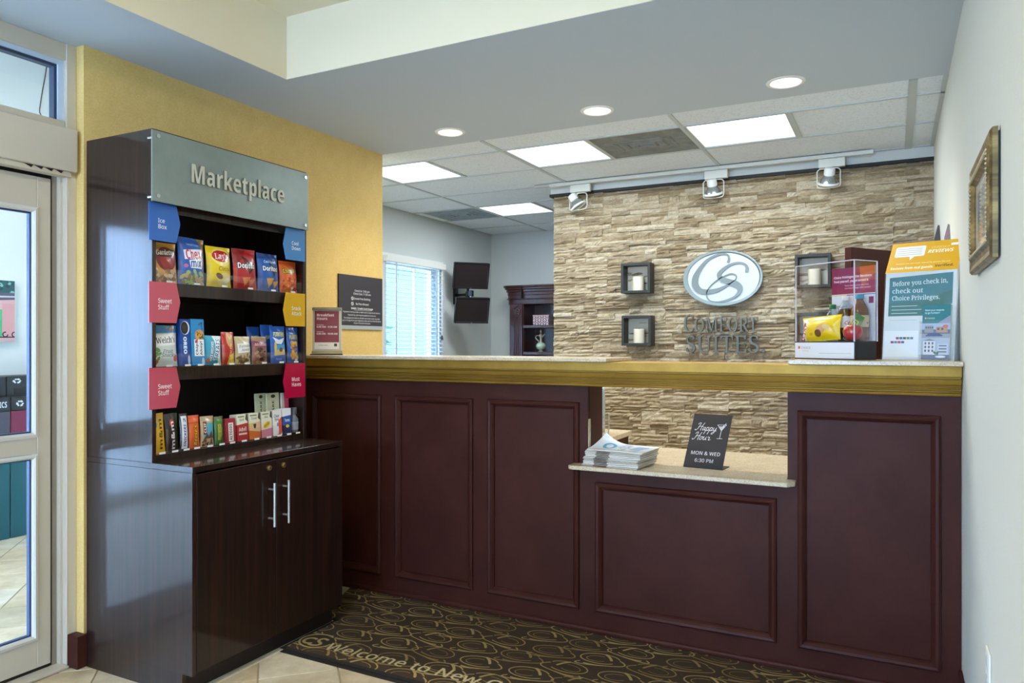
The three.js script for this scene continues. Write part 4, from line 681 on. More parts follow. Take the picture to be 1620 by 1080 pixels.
// ================================================================= WALL SIGN, PICTURE, OUTLET
{
  const t = thing('wall_sign', 'black policy sign with white print on the yellow wall', 'sign', [XL, 1.69, 3.957]);
  const face = printed(512, 400, (c, w, h) => {
    fill(c, w, h, '#34323a'); const o = { maxw: 460 };
    const q = (s, y, z, b) => txt(c, s, w / 2 + 10, y, z, '#e6e6ea', { ...o, bold: b });
    q('Check In: 3:00 pm', 122, 22); q('Check Out: 11:00 am', 146, 22); q('Smoke Free Building', 184, 21); q('No Pets Allowed', 226, 21); q('Debit / Credit Card Usage', 262, 21, true);
    c.fillStyle = '#e6e6ea'; c.fillRect(170, 275, 200, 2); for (const y of [184, 226]) { c.strokeStyle = '#e6e6ea'; c.lineWidth = 4; c.beginPath(); c.arc(152, y, 12, 0, 7); c.moveTo(143, y - 8); c.lineTo(161, y + 8); c.stroke(); }
    ['Payment in full by credit or debit card is required at check-in.', 'Payment by cash may be applied at check-out.', 'The release of a hold on all debit and credit cards may take', 'up to 10 days from your departure date and is at the discretion', 'of your financial institution.'].forEach((s, i) => q(s, [292, 316, 340, 360, 380][i], 16));
  });
  const g = new THREE.BoxGeometry(0.457, 0.33, 0.008).rotateY(Math.PI / 2).translate(XL + 0.006, 1.6985, -3.957);
  add(t, 'sign_face', g, [M.black, M.black, M.black, M.black, face, M.black]);
  add(t, 'lower_strip', new THREE.BoxGeometry(0.457, 0.025, 0.008).rotateY(Math.PI / 2).translate(XL + 0.006, 1.521, -3.957), S({ color: lin('#b4bcc0'), roughness: 0.4, metalness: 0.3 }));
}
{
  const t = thing('framed_picture', 'landscape picture in an ornate antique gold frame on the right-hand wall', 'picture', [XR, 1.8, 2.5]);
  const prof = [[0, 0], [0.001, 0.012], [0.008, 0.018], [0.016, 0.016], [0.026, 0.012], [0.036, 0.014], [0.043, 0.022], [0.05, 0.02], [0.056, 0.008], [0.06, 0.005]];
  const rot = (g) => g.rotateY(-Math.PI / 2).translate(XR - 0.006, 1.8, -2.5), w = 0.285, h = 0.165;
  const goldM = S({ map: mixTex(nCloud, [84, 68, 40], [158, 134, 84], [6, 6]), metalness: 0.55, roughness: 0.4 });
  add(t, 'frame', rot(frameGeo(-w, w, -h, h, prof)), goldM);
  const beads = []; const bd = (x, y) => beads.push(new THREE.SphereGeometry(0.0045, 6, 5).scale(1.4, 1, 1).translate(x, y, 0.021));
  for (let i = 0; i < 38; i++) { const x = -w + 0.048 + i * (2 * w - 0.096) / 37; bd(x, h - 0.048); bd(x, -h + 0.048); } for (let i = 0; i < 18; i++) { const y = -h + 0.058 + i * (2 * h - 0.116) / 17; bd(-w + 0.048, y); bd(w - 0.048, y); }
  add(t, 'bead_ornament', rot(mergeGeometries(beads)), S({ color: lin('#c9bd9c'), metalness: 0.4, roughness: 0.45 }));
  add(t, 'backing', rot(new THREE.BoxGeometry(2 * w - 0.02, 2 * h - 0.02, 0.004).translate(0, 0, -0.002)), M.charcoal);
  add(t, 'print', rot(new THREE.PlaneGeometry(2 * w - 0.116, 2 * h - 0.116).translate(0, 0, 0.004)), printed(512, 240, (c, w, h) => { fill(c, w, h, '#dde2e2'); c.fillStyle = '#8fa0b0'; c.fillRect(56, 36, w - 112, h - 72); c.fillStyle = '#5f7086'; c.fillRect(56, 100, w - 112, 34); poly(c, [[56, 134], [200, 112], [300, 132], [w - 56, 114], [w - 56, h - 36], [56, h - 36]], '#7c8478'); poly(c, [[60, 170], [170, 148], [230, 160], [210, h - 36], [56, h - 36]], '#d89a5c'); scatter(c, 240, 120, 440, 190, 40, ['#566450', '#6c7a66', '#48586a'], 4, 10); }));
  add(t, 'glazing', rot(new THREE.PlaneGeometry(2 * w - 0.116, 2 * h - 0.116).translate(0, 0, 0.0065)), M.glass);
}
{
  const t = thing('wall_outlet', 'pale outlet cover low on the right-hand wall', 'outlet', [XR, 0.51, 2.46]);
  add(t, 'cover_plate', box(XR - 0.007, XR, 0.44, 0.56, 2.42, 2.5, 0.003), M.white);
  for (const y of [0.473, 0.527]) add(t, 'socket', box(XR - 0.009, XR - 0.006, y - 0.016, y + 0.016, 2.446, 2.474, 0.003), S({ color: lin('#c4ccd0'), roughness: 0.4 }));
}

// ================================================================= ON THE LEDGES AND COUNTER
// local frame of a turned thing: x along its face, z out of its face
{
  const t = thing('breakfast_sign', 'small tilted sign frame with breakfast hours on the left ledge', 'sign', [-3.012, 1.347, 3.45], undefined, 0.72);
  const lean = new THREE.Matrix4().makeRotationX(-0.22), tilt = (g) => g.applyMatrix4(lean), pale = S({ color: lin('#c8c6ba'), roughness: 0.45 });
  add(t, 'frame_panel', tilt(new RoundedBoxGeometry(0.17, 0.27, 0.006, 1, 0.002).translate(0, 0.15, 0)), pale, true);
  add(t, 'top_rail', tilt(new RoundedBoxGeometry(0.176, 0.02, 0.016, 1, 0.006).translate(0, 0.284, 0.002)), S({ color: lin('#8e8c80'), roughness: 0.4, metalness: 0.4 }), true);
  add(t, 'bottom_rail', tilt(new RoundedBoxGeometry(0.18, 0.024, 0.02, 1, 0.006).translate(0, 0.014, 0.002)), S({ color: lin('#a39b80'), roughness: 0.4, metalness: 0.3 }), true);
  add(t, 'foot', new RoundedBoxGeometry(0.19, 0.006, 0.12, 1, 0.002).translate(-0.004, 0.003, -0.05), M.dark, true);
  add(t, 'insert', tilt(new THREE.PlaneGeometry(0.142, 0.236).translate(-0.002, 0.153, 0.0035)), printed(220, 366, (c, w, h) => { fill(c, w, h, '#8c4050'); c.fillStyle = '#ecebe8'; c.fillRect(0, 302, w, 64); txt(c, 'Breakfast', 18, 40, 34, '#f6eeee', { bold: true, align: 'left' }); txt(c, 'Hours', 18, 74, 34, '#f6eeee', { bold: true, align: 'left' }); txt(c, 'Weekdays', 18, 134, 14, '#f6eeee', { align: 'left' }); txt(c, '6:00 AM - 9:30 AM', 18, 154, 23, '#f6eeee', { bold: true, align: 'left', maxw: 186 }); txt(c, 'Weekends', 18, 200, 14, '#f6eeee', { align: 'left' }); txt(c, '6:00 AM - 10:00 AM', 18, 220, 23, '#f6eeee', { bold: true, align: 'left', maxw: 190 }); c.fillStyle = '#3c3a3c'; c.fillRect(176, 314, 26, 26); txt(c, 'Comfort Suites', 76, 328, 13, '#4c4a4c'); }), true);
}
{
  // happy hour easel sign: panel leans back, foot folds under it
  const t = thing('easel_sign', 'black leaning sign for happy hour on the low counter', 'sign', [-0.8, 0.828, 3.523], undefined, -0.1);
  const H = 0.29, a = -0.6, lean = (g) => g.rotateX(a);
  const face = printed(400, 620, (c, w, h) => {
    fill(c, w, h, '#26272c'); const col = '#dcdce0';
    c.strokeStyle = col; c.lineCap = c.lineJoin = 'round';
    // handwritten words as pen strokes, in a box of unit height 100
    const pen = (x, y, s, lw, paths) => { c.save(); c.translate(x, y); c.scale(s, s); c.transform(1, 0, -0.28, 1, 0, 0); c.lineWidth = lw; for (const p of paths) { c.beginPath(); p.forEach((q, i) => (i === 0 ? c.moveTo(q[0], q[1]) : q.length === 2 ? c.lineTo(q[0], q[1]) : c.bezierCurveTo(...q))); c.stroke(); } c.restore(); };
    const bigH = [[[0, 22], [2, -2, 26, -6, 24, 14], [22, 50, 20, 80, 4, 96], [-6, 100, -14, 92, -8, 86]], [[62, 2], [52, 40, 48, 80, 56, 98]], [[16, 52], [34, 44, 50, 44, 66, 50]]];
    const at = (p, dx) => p.map((st) => st.map((q) => q.map((v, i) => (i % 2 ? v : v + dx))));
    const ca = [[[26, 58], [8, 46, -4, 82, 8, 94], [16, 98, 26, 80, 27, 58], [26, 80, 26, 100, 38, 92]]], cp = [[[2, 54], [4, 80, 2, 110, -2, 140]], [[2, 66], [12, 44, 34, 52, 24, 84], [18, 98, 6, 96, 2, 88], [12, 100, 28, 96, 38, 86]]], cy = [[[0, 56], [0, 84, 6, 98, 18, 90], [24, 84, 28, 70, 28, 56], [28, 90, 26, 134, 6, 138], [-8, 136, 0, 112, 40, 92]]], co = [[[18, 56], [-4, 56, -4, 98, 12, 96], [30, 94, 30, 58, 18, 56], [22, 62, 30, 64, 38, 58]]], cu = [[[0, 56], [-4, 84, 0, 100, 12, 94], [22, 88, 26, 70, 27, 56], [24, 84, 26, 100, 38, 90]]], cr = [[[2, 62], [12, 48, 10, 60, 18, 60], [26, 58, 18, 80, 20, 92], [24, 98, 34, 92, 40, 86]]];
    pen(74, 106, 0.92, 6.5, [...bigH, ...at(ca, 70), ...at(cp, 112), ...at(cp, 152), ...at(cy, 192)]);
    pen(64, 216, 0.92, 6.5, [...bigH, ...at(co, 70), ...at(cu, 112), ...at(cr, 154)]);
    c.lineWidth = 5; c.beginPath(); c.moveTo(268, 122); c.lineTo(358, 116); c.lineTo(316, 186); c.closePath(); c.stroke(); c.fillStyle = '#b8b8bc'; c.beginPath(); c.moveTo(280, 138); c.lineTo(346, 134); c.lineTo(316, 182); c.fill(); c.beginPath(); c.moveTo(316, 186); c.lineTo(312, 276); c.moveTo(286, 280); c.lineTo(338, 276); c.moveTo(352, 100); c.lineTo(322, 150); c.stroke(); blob(c, 332, 132, 7, 7, col);
    txt(c, 'MON & WED', w / 2, 456, 54, col, { maxw: 310 }); txt(c, '6:30 PM', w / 2, 538, 54, col, { maxw: 210 });
  }, { roughness: 0.5 });
  add(t, 'sign_panel', lean(new THREE.BoxGeometry(0.188, H, 0.003).translate(0, H / 2 + 0.002, 0)), [M.black, M.black, M.black, M.black, face, M.black], true);
  add(t, 'foot', new THREE.BoxGeometry(0.188, 0.003, 0.11).translate(0, 0.0018, -0.056), M.black, true);
}
{
  // stack of leaflets, each one its own
  const cover = printed(256, 400, (c, w, h) => { fill(c, w, h, '#dfe6ec'); scatter(c, 0, 0, w, h, 26, ['#cfdbe6', '#e8edf0', '#c2d2e2'], 14, 44); c.lineWidth = 22; c.strokeStyle = '#4aa4d4'; c.beginPath(); c.ellipse(128, 300, 56, 34, 0.2, 0, 7); c.stroke(); txt(c, 'VISITOR', 150, 220, 26, '#5a6a9c', { bold: true }); poly(c, [[60, 60], [200, 40], [180, 120], [80, 140]], '#9fb8d8'); scatter(c, 30, 150, 220, 200, 14, ['#8a8cc4', '#6a94c8'], 6, 18); });
  const edges = ['#cbc4b4', '#dcd6ca', '#b9b1a0', '#e4dfd4'].map((q) => S({ color: lin(q), roughness: 0.8 }));
  const N = 11, ord = ['bottom', 'second', 'third', 'fourth', 'fifth', 'sixth', 'seventh', 'eighth', 'ninth', 'tenth', 'topmost'];
  for (let k = 0; k < N; k++) {
    const top = k === N - 1, y = 0.8285 + k * 0.0072, t = thing('leaflet', top ? 'topmost leaflet of the stack, blue and white cover with a curled corner' : `leaflet in the low counter stack, ${ord[k]} from its bottom`.replace('bottom from its bottom', 'lowest of all'), 'leaflet', [-1.19 + rnd(-0.004, 0.004) + k * 0.0014, y, 3.462 + rnd(-0.004, 0.004) + k * 0.002], 'leaflets stacked on the low counter', -0.1 + rnd(-0.03, 0.03));
    // a folded sheet whose upper leaf bows a little; the topmost one curls at the far left corner
    const W = 0.285, Dp = 0.23, nx = 14, nz = 6, pos = [], uv = [], idx = [];
    const bow = (u, v) => 0.0058 + (top ? 0.055 * Math.pow(Math.max(0, (0.5 - u) * 2), 2.2) * Math.pow(v, 1.6) : 0) + 0.0008 * Math.sin(u * 7 + k);
    for (const s of [0, 1]) for (let j = 0; j <= nz; j++) for (let i = 0; i <= nx; i++) { const u = i / nx, v = j / nz; pos.push((u - 0.5) * W, s ? bow(u, v) : bow(u, v) - 0.0052, (0.5 - v) * Dp); uv.push(v, u); }
    const q = (nx + 1) * (nz + 1);
    for (let s = 0; s < 2; s++) for (let j = 0; j < nz; j++) for (let i = 0; i < nx; i++) { const a = s * q + j * (nx + 1) + i, b = a + 1, c = a + nx + 1, d = c + 1; s ? idx.push(a, b, c, b, d, c) : idx.push(a, c, b, b, c, d); }
    const g = new THREE.BufferGeometry(); g.setAttribute('position', new THREE.Float32BufferAttribute(pos, 3)); g.setAttribute('uv', new THREE.Float32BufferAttribute(uv, 2)); g.setIndex(idx); g.computeVertexNormals();
    const per = []; for (let i = 0; i <= nx; i++) per.push(i); for (let j = 1; j <= nz; j++) per.push(j * (nx + 1) + nx); for (let i = nx - 1; i >= 0; i--) per.push(nz * (nx + 1) + i); for (let j = nz - 1; j >= 1; j--) per.push(j * (nx + 1));
    const ep = []; per.forEach((a, i) => { const b = per[(i + 1) % per.length]; for (const e of [a, b, a + q, b, b + q, a + q]) ep.push(pos[3 * e], pos[3 * e + 1], pos[3 * e + 2]); });
    const eg = new THREE.BufferGeometry(); eg.setAttribute('position', new THREE.Float32BufferAttribute(ep, 3)); eg.setAttribute('uv', new THREE.Float32BufferAttribute(new Float32Array(ep.length / 3 * 2), 2)); eg.computeVertexNormals();
    add(t, 'cover', g, cover, true); add(t, 'page_edge', eg, pick(edges), true);
    if (!top) add(t, 'spine_print', new THREE.BoxGeometry(0.07, 0.0045, 0.0006).translate(-0.05 + rnd(-0.004, 0.004), 0.003, Dp / 2 + 0.0002), S({ color: lin('#5c5044'), roughness: 0.7 }), true);
  }
}
// display case: turned box with base, clear cover, backing card and goods
{
  const turn = -Math.atan2(0.603, 0.798), px = -0.144, pd = 3.42, W = 0.325, T = 0.145, Y0 = 1.347;
  // local x runs from the far left corner to the near corner, z out of the front
  const cx = px - 0.798 * W / 2 + 0.603 * T / 2, cd = pd + 0.603 * W / 2 + 0.798 * T / 2;
  const W3 = (lx, lz) => [cx + Math.cos(turn) * lx + Math.sin(turn) * lz, cd + Math.sin(turn) * lx - Math.cos(turn) * lz];   // local -> x, d
  const t = thing('display_case', 'clear box of free snacks on a black and white base', 'display case', [cx, Y0, cd], undefined, turn);
  const bx = (x0, x1, y0, y1, z0, z1, r = 0) => (r ? new RoundedBoxGeometry(x1 - x0, y1 - y0, z1 - z0, 1, r) : new THREE.BoxGeometry(x1 - x0, y1 - y0, z1 - z0)).translate((x0 + x1) / 2, (y0 + y1) / 2, (z0 + z1) / 2);
  const w = W / 2, h = T / 2, B = 0.079, H = 0.42;
  add(t, 'base', bx(-w, w, 0, B, -h + 0.012, h - 0.002, 0.002), M.black, true);
  add(t, 'base_label', new THREE.BoxGeometry(W - 0.008, B - 0.01, 0.002).translate(0, B / 2, h - 0.001), [M.white, M.white, M.white, M.white, printed(420, 94, (c, a, b) => { fill(c, a, b, '#dcdee2'); c.fillStyle = '#e06030'; c.fillRect(24, 22, 16, 16); txt(c, 'CHOICE', 48, 31, 20, '#7c7e84', { align: 'left' }); txt(c, 'privileges', 58, 50, 11, '#c8a060', { align: 'left' }); c.fillStyle = '#8c8e94'; for (let x = 180; x < 400; x += 9) c.fillRect(x, 62, 6, 3); }), M.white], true);
  const a = 0.003, ww = w - 0.004;
  add(t, 'cover_front', bx(-ww, ww, B, H, h - 0.006, h - 0.006 + a), M.acrylic, true);
  add(t, 'cover_side', bx(ww - a, ww, B, H - 0.001, -h, h - 0.0065), M.acrylic, true); add(t, 'cover_side', bx(-ww, -ww + a, B, H - 0.001, -h, h - 0.0065), M.acrylic, true);
  add(t, 'cover_top', bx(-ww, ww, H + 0.0005, H + a, -h, h - 0.003), M.acrylic, true);
  // edges of the acrylic catch the light
  const edge = P({ color: lin('#eeeaf4'), roughness: 0.15, transmission: 0.35, thickness: 0 });
  for (const [x, z] of [[ww - 0.0015, h - 0.0045], [-ww + 0.0015, h - 0.0045], [ww - 0.0015, -h + 0.001]]) add(t, 'cover_edge', bx(x - 0.002, x + 0.002, B, H, z - 0.002, z + 0.002), edge, true);
  add(t, 'cover_edge', bx(-ww, ww, H - 0.001, H + 0.003, h - 0.0065, h - 0.0025), edge, true); add(t, 'cover_edge', bx(ww - 0.0035, ww + 0.0005, H - 0.001, H + 0.003, -h, h - 0.0065), edge, true);
  const mk = (name, label, cat, lx, y, lz, ry = 0, group) => { const [x, d] = W3(lx, lz); return thing(name, label, cat, [x, Y0 + y, d], group, turn + ry); };
  const cardT = mk('promotion_card', 'maroon and white promotion card inside the clear box', 'card', 0.04, B + 0.001, -h + 0.006);
  add(cardT, 'card', new THREE.BoxGeometry(0.226, 0.325, 0.002).translate(0, 0.1635, 0), [M.white, M.white, M.white, M.white, printed(420, 600, (c, W2, H2) => {
    fill(c, W2, H2, '#dcdde2'); c.fillStyle = '#8c1c48'; c.fillRect(0, 0, W2, 215); poly(c, [[270, 0], [W2, 0], [W2, 180], [300, 215]], '#c4502e'); poly(c, [[W2, 60], [W2, 215], [240, 215]], '#a42c50');
    c.fillStyle = '#e8c020'; c.fillRect(0, 222, 150, 6); c.fillStyle = '#8c1c48'; c.fillRect(150, 222, 120, 6); c.fillStyle = '#2a6ab0'; c.fillRect(270, 222, 150, 6);
    txt(c, 'Choice Privileges Elite Members:', 20, 76, 26, '#f6eaf0', { bold: true, align: 'left', maxw: 370 }); txt(c, "Treat yourself, you've earned it.", 20, 110, 26, '#f6eaf0', { bold: true, align: 'left', maxw: 340 }); txt(c, 'Please choose a snack and a drink', 130, 146, 16, '#f0dce4', { align: 'left', maxw: 230 }); txt(c, 'that Choice Privileges offers members.', 130, 168, 16, '#f0dce4', { align: 'left', maxw: 250 });
    txt(c, 'Rested.', 26, 318, 42, '#6c2440', { align: 'left' }); txt(c, 'Set.', 186, 318, 42, '#6c2440', { align: 'left' }); txt(c, 'Go.', 276, 318, 42, '#d8b020', { align: 'left' }); c.fillStyle = '#8c2458'; c.fillRect(360, 246, 44, 52); }), M.white], true);
  const lathe = (p) => new THREE.LatheGeometry(p.map(([r, y]) => new THREE.Vector2(r, y)), 28);
  const bottle = (label, lx, lz, s, body, liquid, capC, lab, hh) => {
    const b = mk('drink_bottle', label, 'bottle', lx, B + 0.001, lz, 0, 'drink bottles in the clear box');
    const pr = [[0.001, 0], [0.03, 0], [0.034, 0.006], [0.034, 0.07], [0.032, 0.085], [0.034, 0.1], [0.034, 0.115], [0.03, 0.135], [0.018, 0.158], [0.013, 0.17], [0.013, 0.18]].map(([r, y]) => [r * s, y * hh / 0.18]);
    if (liquid) { add(b, 'drink', lathe([...pr.slice(0, 8), [pr[7][0] - 0.004, pr[7][1] + 0.006], [0.001, pr[7][1] + 0.006]]), liquid, true); add(b, 'bottle_neck', lathe(pr.slice(7)), body, true); } else add(b, 'bottle_body', lathe(pr), body, true);
    add(b, 'cap', lathe([[0.0135 * s, hh - 0.008], [0.0155 * s, hh - 0.006], [0.0155 * s, hh + 0.012], [0.001, hh + 0.013]]), S({ color: lin(capC), roughness: 0.5 }), true);
    if (lab) add(b, 'wrap_label', new THREE.CylinderGeometry(0.0347 * s, 0.0347 * s, 0.05, 28, 1, true).translate(0, hh * 0.45, 0), lab, true);
  };
  const clear = P({ color: lin('#dfe8ec'), roughness: 0.05, transmission: 0.9, thickness: 0 });
  bottle('clear water bottle with a green cap', -0.036, -0.028, 0.95, clear, null, '#1c7a4c', null, 0.152);
  bottle('dark cola bottle with a white cap and pale label', 0.032, -0.03, 0.98, clear, P({ color: lin('#2a120e'), roughness: 0.12, clearcoat: 0.6 }), '#d8d8d4', printed(256, 64, (c, a, b) => { fill(c, a, b, '#d8d8d8'); for (let x = 20; x < a; x += 85) txt(c, 'Coke', x + 30, 36, 26, '#b8202c', { bold: true, italic: true }); }), 0.186);
  bottle('amber tea bottle with a blue cap', 0.106, -0.027, 1.08, P({ color: lin('#6a3a1c'), roughness: 0.08, clearcoat: 0.5 }), null, '#3a86ac', printed(256, 64, (c, a, b) => { fill(c, a, b, '#c9b48c'); scatter(c, 0, 0, a, b, 20, ['#a88c5c', '#8c5c3c'], 4, 10); }), 0.19);
  const chips = mk('snack_bag', 'yellow chip bag lying inside the clear box', 'snack bag', -0.045, B + 0.002, 0.038);
  add(chips, 'wrapper', bagGeo(0.215, 0.112, 0.05, { seed: 31, seal: 0.08 }), printed(300, 170, (c, a, b) => { fill(c, a, b, '#eecb10'); poly(c, [[0, 20], [60, 0], [40, b], [0, b]], '#d8d0b8'); poly(c, [[0, 60], [46, 30], [30, b], [0, b]], '#a81c2c'); txt(c, "Lay's", 24, 110, 40, '#ffffff', { bold: true, rot: -1.2, stroke: '#a81c2c' }); blob(c, 170, 96, 46, 30, '#dca878', -0.4); blob(c, 150, 120, 26, 24, '#6a4028', -0.4); blob(c, 212, 80, 30, 18, '#e8d08a', 0.4); blob(c, 96, 124, 14, 11, '#d8a020'); }, foil), true).rotation.set(-0.16, 0, 0.06);
  const bar = mk('granola_bar', 'green snack bar leaning behind the red apple', 'granola bar', 0.085, B + 0.002, 0.026);
  add(bar, 'wrapper', bagGeo(0.05, 0.125, 0.016, { seed: 33 }), printed(96, 200, (c, a, b) => { fill(c, a, b, '#3c6c30'); c.fillStyle = '#a8b43c'; c.fillRect(18, 40, 60, 120); txt(c, 'OATS', 48, 100, 44, '#22481c', { bold: true, rot: 1.57 }); }, foil), true).rotation.set(-0.1, 0, -0.5);
  const ap = mk('apple', 'red apple at the near corner of the clear box', 'apple', 0.118, B + 0.001, 0.03);
  add(ap, 'flesh', lathe([[0.001, 0.006], [0.012, 0.001], [0.026, 0.006], [0.037, 0.024], [0.04, 0.042], [0.035, 0.06], [0.022, 0.069], [0.01, 0.066], [0.001, 0.06]]), P({ color: lin('#a81e26'), roughness: 0.25, clearcoat: 0.6 }), true);
  add(ap, 'stalk', tube([[0, 0.06, 0], [0.002, 0.072, 0], [0.005, 0.08, 0.001]], 0.0014, 6, 6), M.espressoIn, true);
}
// teal poster stand, turned a little to the left
{
  const turn = -0.316, t = thing('poster_stand', 'clear counter stand with a teal poster and yellow header card', 'poster stand', [0.087, 1.347, 3.502], undefined, turn);
  const a1 = -0.13, w = 0.136, H = 0.372, lean = (g) => g.rotateX(a1).translate(0, 0, 0);
  const face = printed(512, 1000 * 0.7, (c, W, h) => {
    fill(c, W, h, '#d2dadc'); poly(c, [[30, 40], [486, 18], [486, 260], [440, 300], [420, 350], [30, 352]], '#1c7484'); poly(c, [[30, 250], [300, 230], [486, 150], [486, 230], [430, 300], [420, 352], [30, 352]], '#1a6c6e');
    const o = { font: 'serif', align: 'left' }; txt(c, 'Before you check in,', 52, 92, 50, '#eef4f4', { ...o, maxw: 400, rot: -0.03 }); txt(c, 'check out', 52, 150, 50, '#eef4f4', o); txt(c, 'Choice Privileges.', 52, 208, 50, '#eef4f4', { ...o, maxw: 350 });
    for (const y of [270, 300, 328]) { c.fillStyle = '#cfe4e4'; c.fillRect(52, y, 220 - (y % 60), 4); }
    c.fillStyle = '#aab4b4'; c.fillRect(40, 384, 200, 3); c.fillStyle = '#e6eaea'; c.fillRect(10, 470, 250, 210); const cs = ['#8a3a4a', '#3a6a8a', '#4a4a5a', '#6a8a5a', '#5a7a9a', '#8c3040', '#3a8a9a', '#c43a3a', '#3a5a9a']; cs.forEach((q, i) => { c.fillStyle = q; c.fillRect(i < 5 ? 96 + i * 26 : 58 + (i - 5) * 26, i < 5 ? 520 : 552, 22, 18); });
  });
  add(t, 'poster', lean(new THREE.BoxGeometry(2 * w, H, 0.003).translate(0, H / 2 + 0.002, 0)), [M.acrylic, M.white, M.white, M.white, face, M.white], true);
  add(t, 'clear_front', lean(new THREE.BoxGeometry(2 * w + 0.006, H, 0.0025).translate(0, H / 2 + 0.002, 0.0045)), M.acrylic, true);
  const hy = (H + 0.002) * Math.cos(a1), hz = (H + 0.002) * Math.sin(a1);
  const hdr = printed(512, 300, (c, W, h) => { fill(c, W, h, '#e0a80c'); c.fillStyle = '#eceae6'; c.beginPath(); c.roundRect(36, 40, 220, 104, 12); c.fill(); poly(c, [[150, 140], [190, 140], [156, 182]], '#eceae6'); c.fillStyle = '#8c8a86'; for (const y of [62, 82, 102, 122]) c.fillRect(52, y, 180, 3); txt(c, 'VERIFIED', 356, 66, 30, '#ecc860', { bold: true, italic: true }); txt(c, 'REVIEWS', 362, 104, 46, '#f4ecd8', { bold: true, italic: true, maxw: 180 }); c.fillStyle = '#f0f0f0'; c.fillRect(430, 34, 60, 24); txt(c, 'Reviews you can trust, shared by guests like you', 256, 212, 18, '#f4e2b0', { maxw: 440 }); txt(c, 'Reviews from real guests.', 30, 258, 34, '#f8f2e2', { bold: true, align: 'left', maxw: 310 }); txt(c, 'Verified.', 350, 252, 34, '#4a4030', { bold: true, align: 'left', maxw: 130 }); });
  add(t, 'header_card', new THREE.BoxGeometry(2 * w + 0.004, 0.165, 0.002).translate(0, 0.0825, 0).rotateX(-0.62).translate(0, hy, hz + 0.004), [M.white, M.white, M.white, M.white, hdr, M.white], true, 'yellow header card leaning farther back');
  // leaflet pocket at lower right
  const pk = add(t, 'leaflet_pocket', lean(new THREE.BoxGeometry(0.116, 0.155, 0.003).translate(w - 0.06, 0.08, 0.05)), M.acrylic, true);
  for (const q of [0.0035, 0.1165]) add(pk, 'pocket_side', lean(new THREE.BoxGeometry(0.003, 0.155, 0.044).translate(w - q, 0.08, 0.027)), M.acrylic, true);
  // white easel back
  add(t, 'easel_back', plate([[0, 0], [0.09, 0], [0.11, 0.455]], 0.003).rotateY(Math.PI / 2).translate(w - 0.004, 0, 0.004), M.frosted, true);
  const lf = thing('leaflet', 'teal and photo-printed leaflet in the pocket of the poster stand', 'leaflet', [0.087 + 0.058, 1.347, 3.475 + 0.016], undefined, turn);
  add(lf, 'cover', new THREE.BoxGeometry(0.104, 0.225, 0.004).translate(0.012, 0.115, 0.02).rotateX(a1), [M.paper, M.paper, M.paper, M.paper, printed(220, 470, (c, W, h) => { fill(c, W, h, '#8a94a8'); poly(c, [[0, 0], [W, 0], [W, 90], [120, 160], [0, 160]], '#17747a'); txt(c, 'Want your rewards', 18, 46, 19, '#eef4f4', { align: 'left', maxw: 150 }); txt(c, 'to go further?', 18, 70, 19, '#eef4f4', { align: 'left' }); txt(c, 'CHOICE', 34, 116, 18, '#e6d6c0', { align: 'left' }); c.fillStyle = '#e8a080'; c.fillRect(18, 108, 12, 14); fillr(c, 0, 160, W, 122, '#9fb4d0'); fillr(c, 0, 214, W, 40, '#56627a'); fillr(c, 20, 180, 70, 60, '#8a8f9c'); for (let k = 0; k < 4; k++) fillr(c, 28 + k * 16, 190, 9, 14, '#39445a'); fillr(c, 110, 190, 90, 50, '#b08a7a'); fillr(c, 120, 200, 16, 18, '#3c4660'); fillr(c, 150, 200, 16, 18, '#3c4660'); blob(c, 182, 186, 22, 14, '#c46a5c'); fillr(c, 0, 250, W, 32, '#8d97a8'); poly(c, [[30, 262], [60, 244], [130, 244], [160, 262], [160, 272], [30, 272]], '#2c4c86');
    fillr(c, 0, 286, W, 184, '#a9b7c9'); fillr(c, 14, 310, 92, 120, '#d9dde2'); for (let k = 0; k < 3; k++) for (let j = 0; j < 3; j++) fillr(c, 24 + k * 28, 322 + j * 32, 14, 20, '#586880'); poly(c, [[8, 312], [60, 292], [112, 312]], '#7c8696'); fillr(c, 126, 336, 80, 96, '#c3c9d2'); for (let j = 0; j < 3; j++) fillr(c, 136, 348 + j * 26, 60, 10, '#5c6a82'); fillr(c, 0, 430, W, 40, '#6d7a8e'); blob(c, 150, 446, 40, 10, '#e3e7ec'); scatter(c, 100, 400, 130, 440, 8, ['#4c6a54', '#5e7c60'], 6, 12); }), M.paper], true);
  for (const [lx, label, col] of [[0.03, 'dark pointed leaflet tip rising left behind the yellow header', '#4c4440'], [0.068, 'grey and pink pointed leaflet tip rising right behind the yellow header', '#8c8480']]) {
    const x = 0.087 + Math.cos(turn) * lx + Math.sin(turn) * -0.17, d = 3.502 + Math.sin(turn) * lx + Math.cos(turn) * 0.17;
    const q = thing('folded_leaflet', label, 'leaflet', [x, 1.347, d], undefined, turn);
    add(q, 'folded_sheet', plate([[-0.024, 0], [0.012, 0], [0.012, 0.5], [0.008, 0.572], [0.002, 0.576], [-0.012, 0.52]], 0.004).translate(0, 0, 0), S({ color: lin(col), roughness: 0.6 }), true);
    if (lx > 0.05) add(q, 'printed_mark', plate([[-0.008, 0.522], [0.004, 0.53], [0.002, 0.552]], 0.0012).translate(0, 0, 0.0042), S({ color: lin('#c86878'), roughness: 0.6 }), true);
  }
}
function fillr(c, x, y, w, h, col) { c.fillStyle = col; c.fillRect(x, y, w, h); }
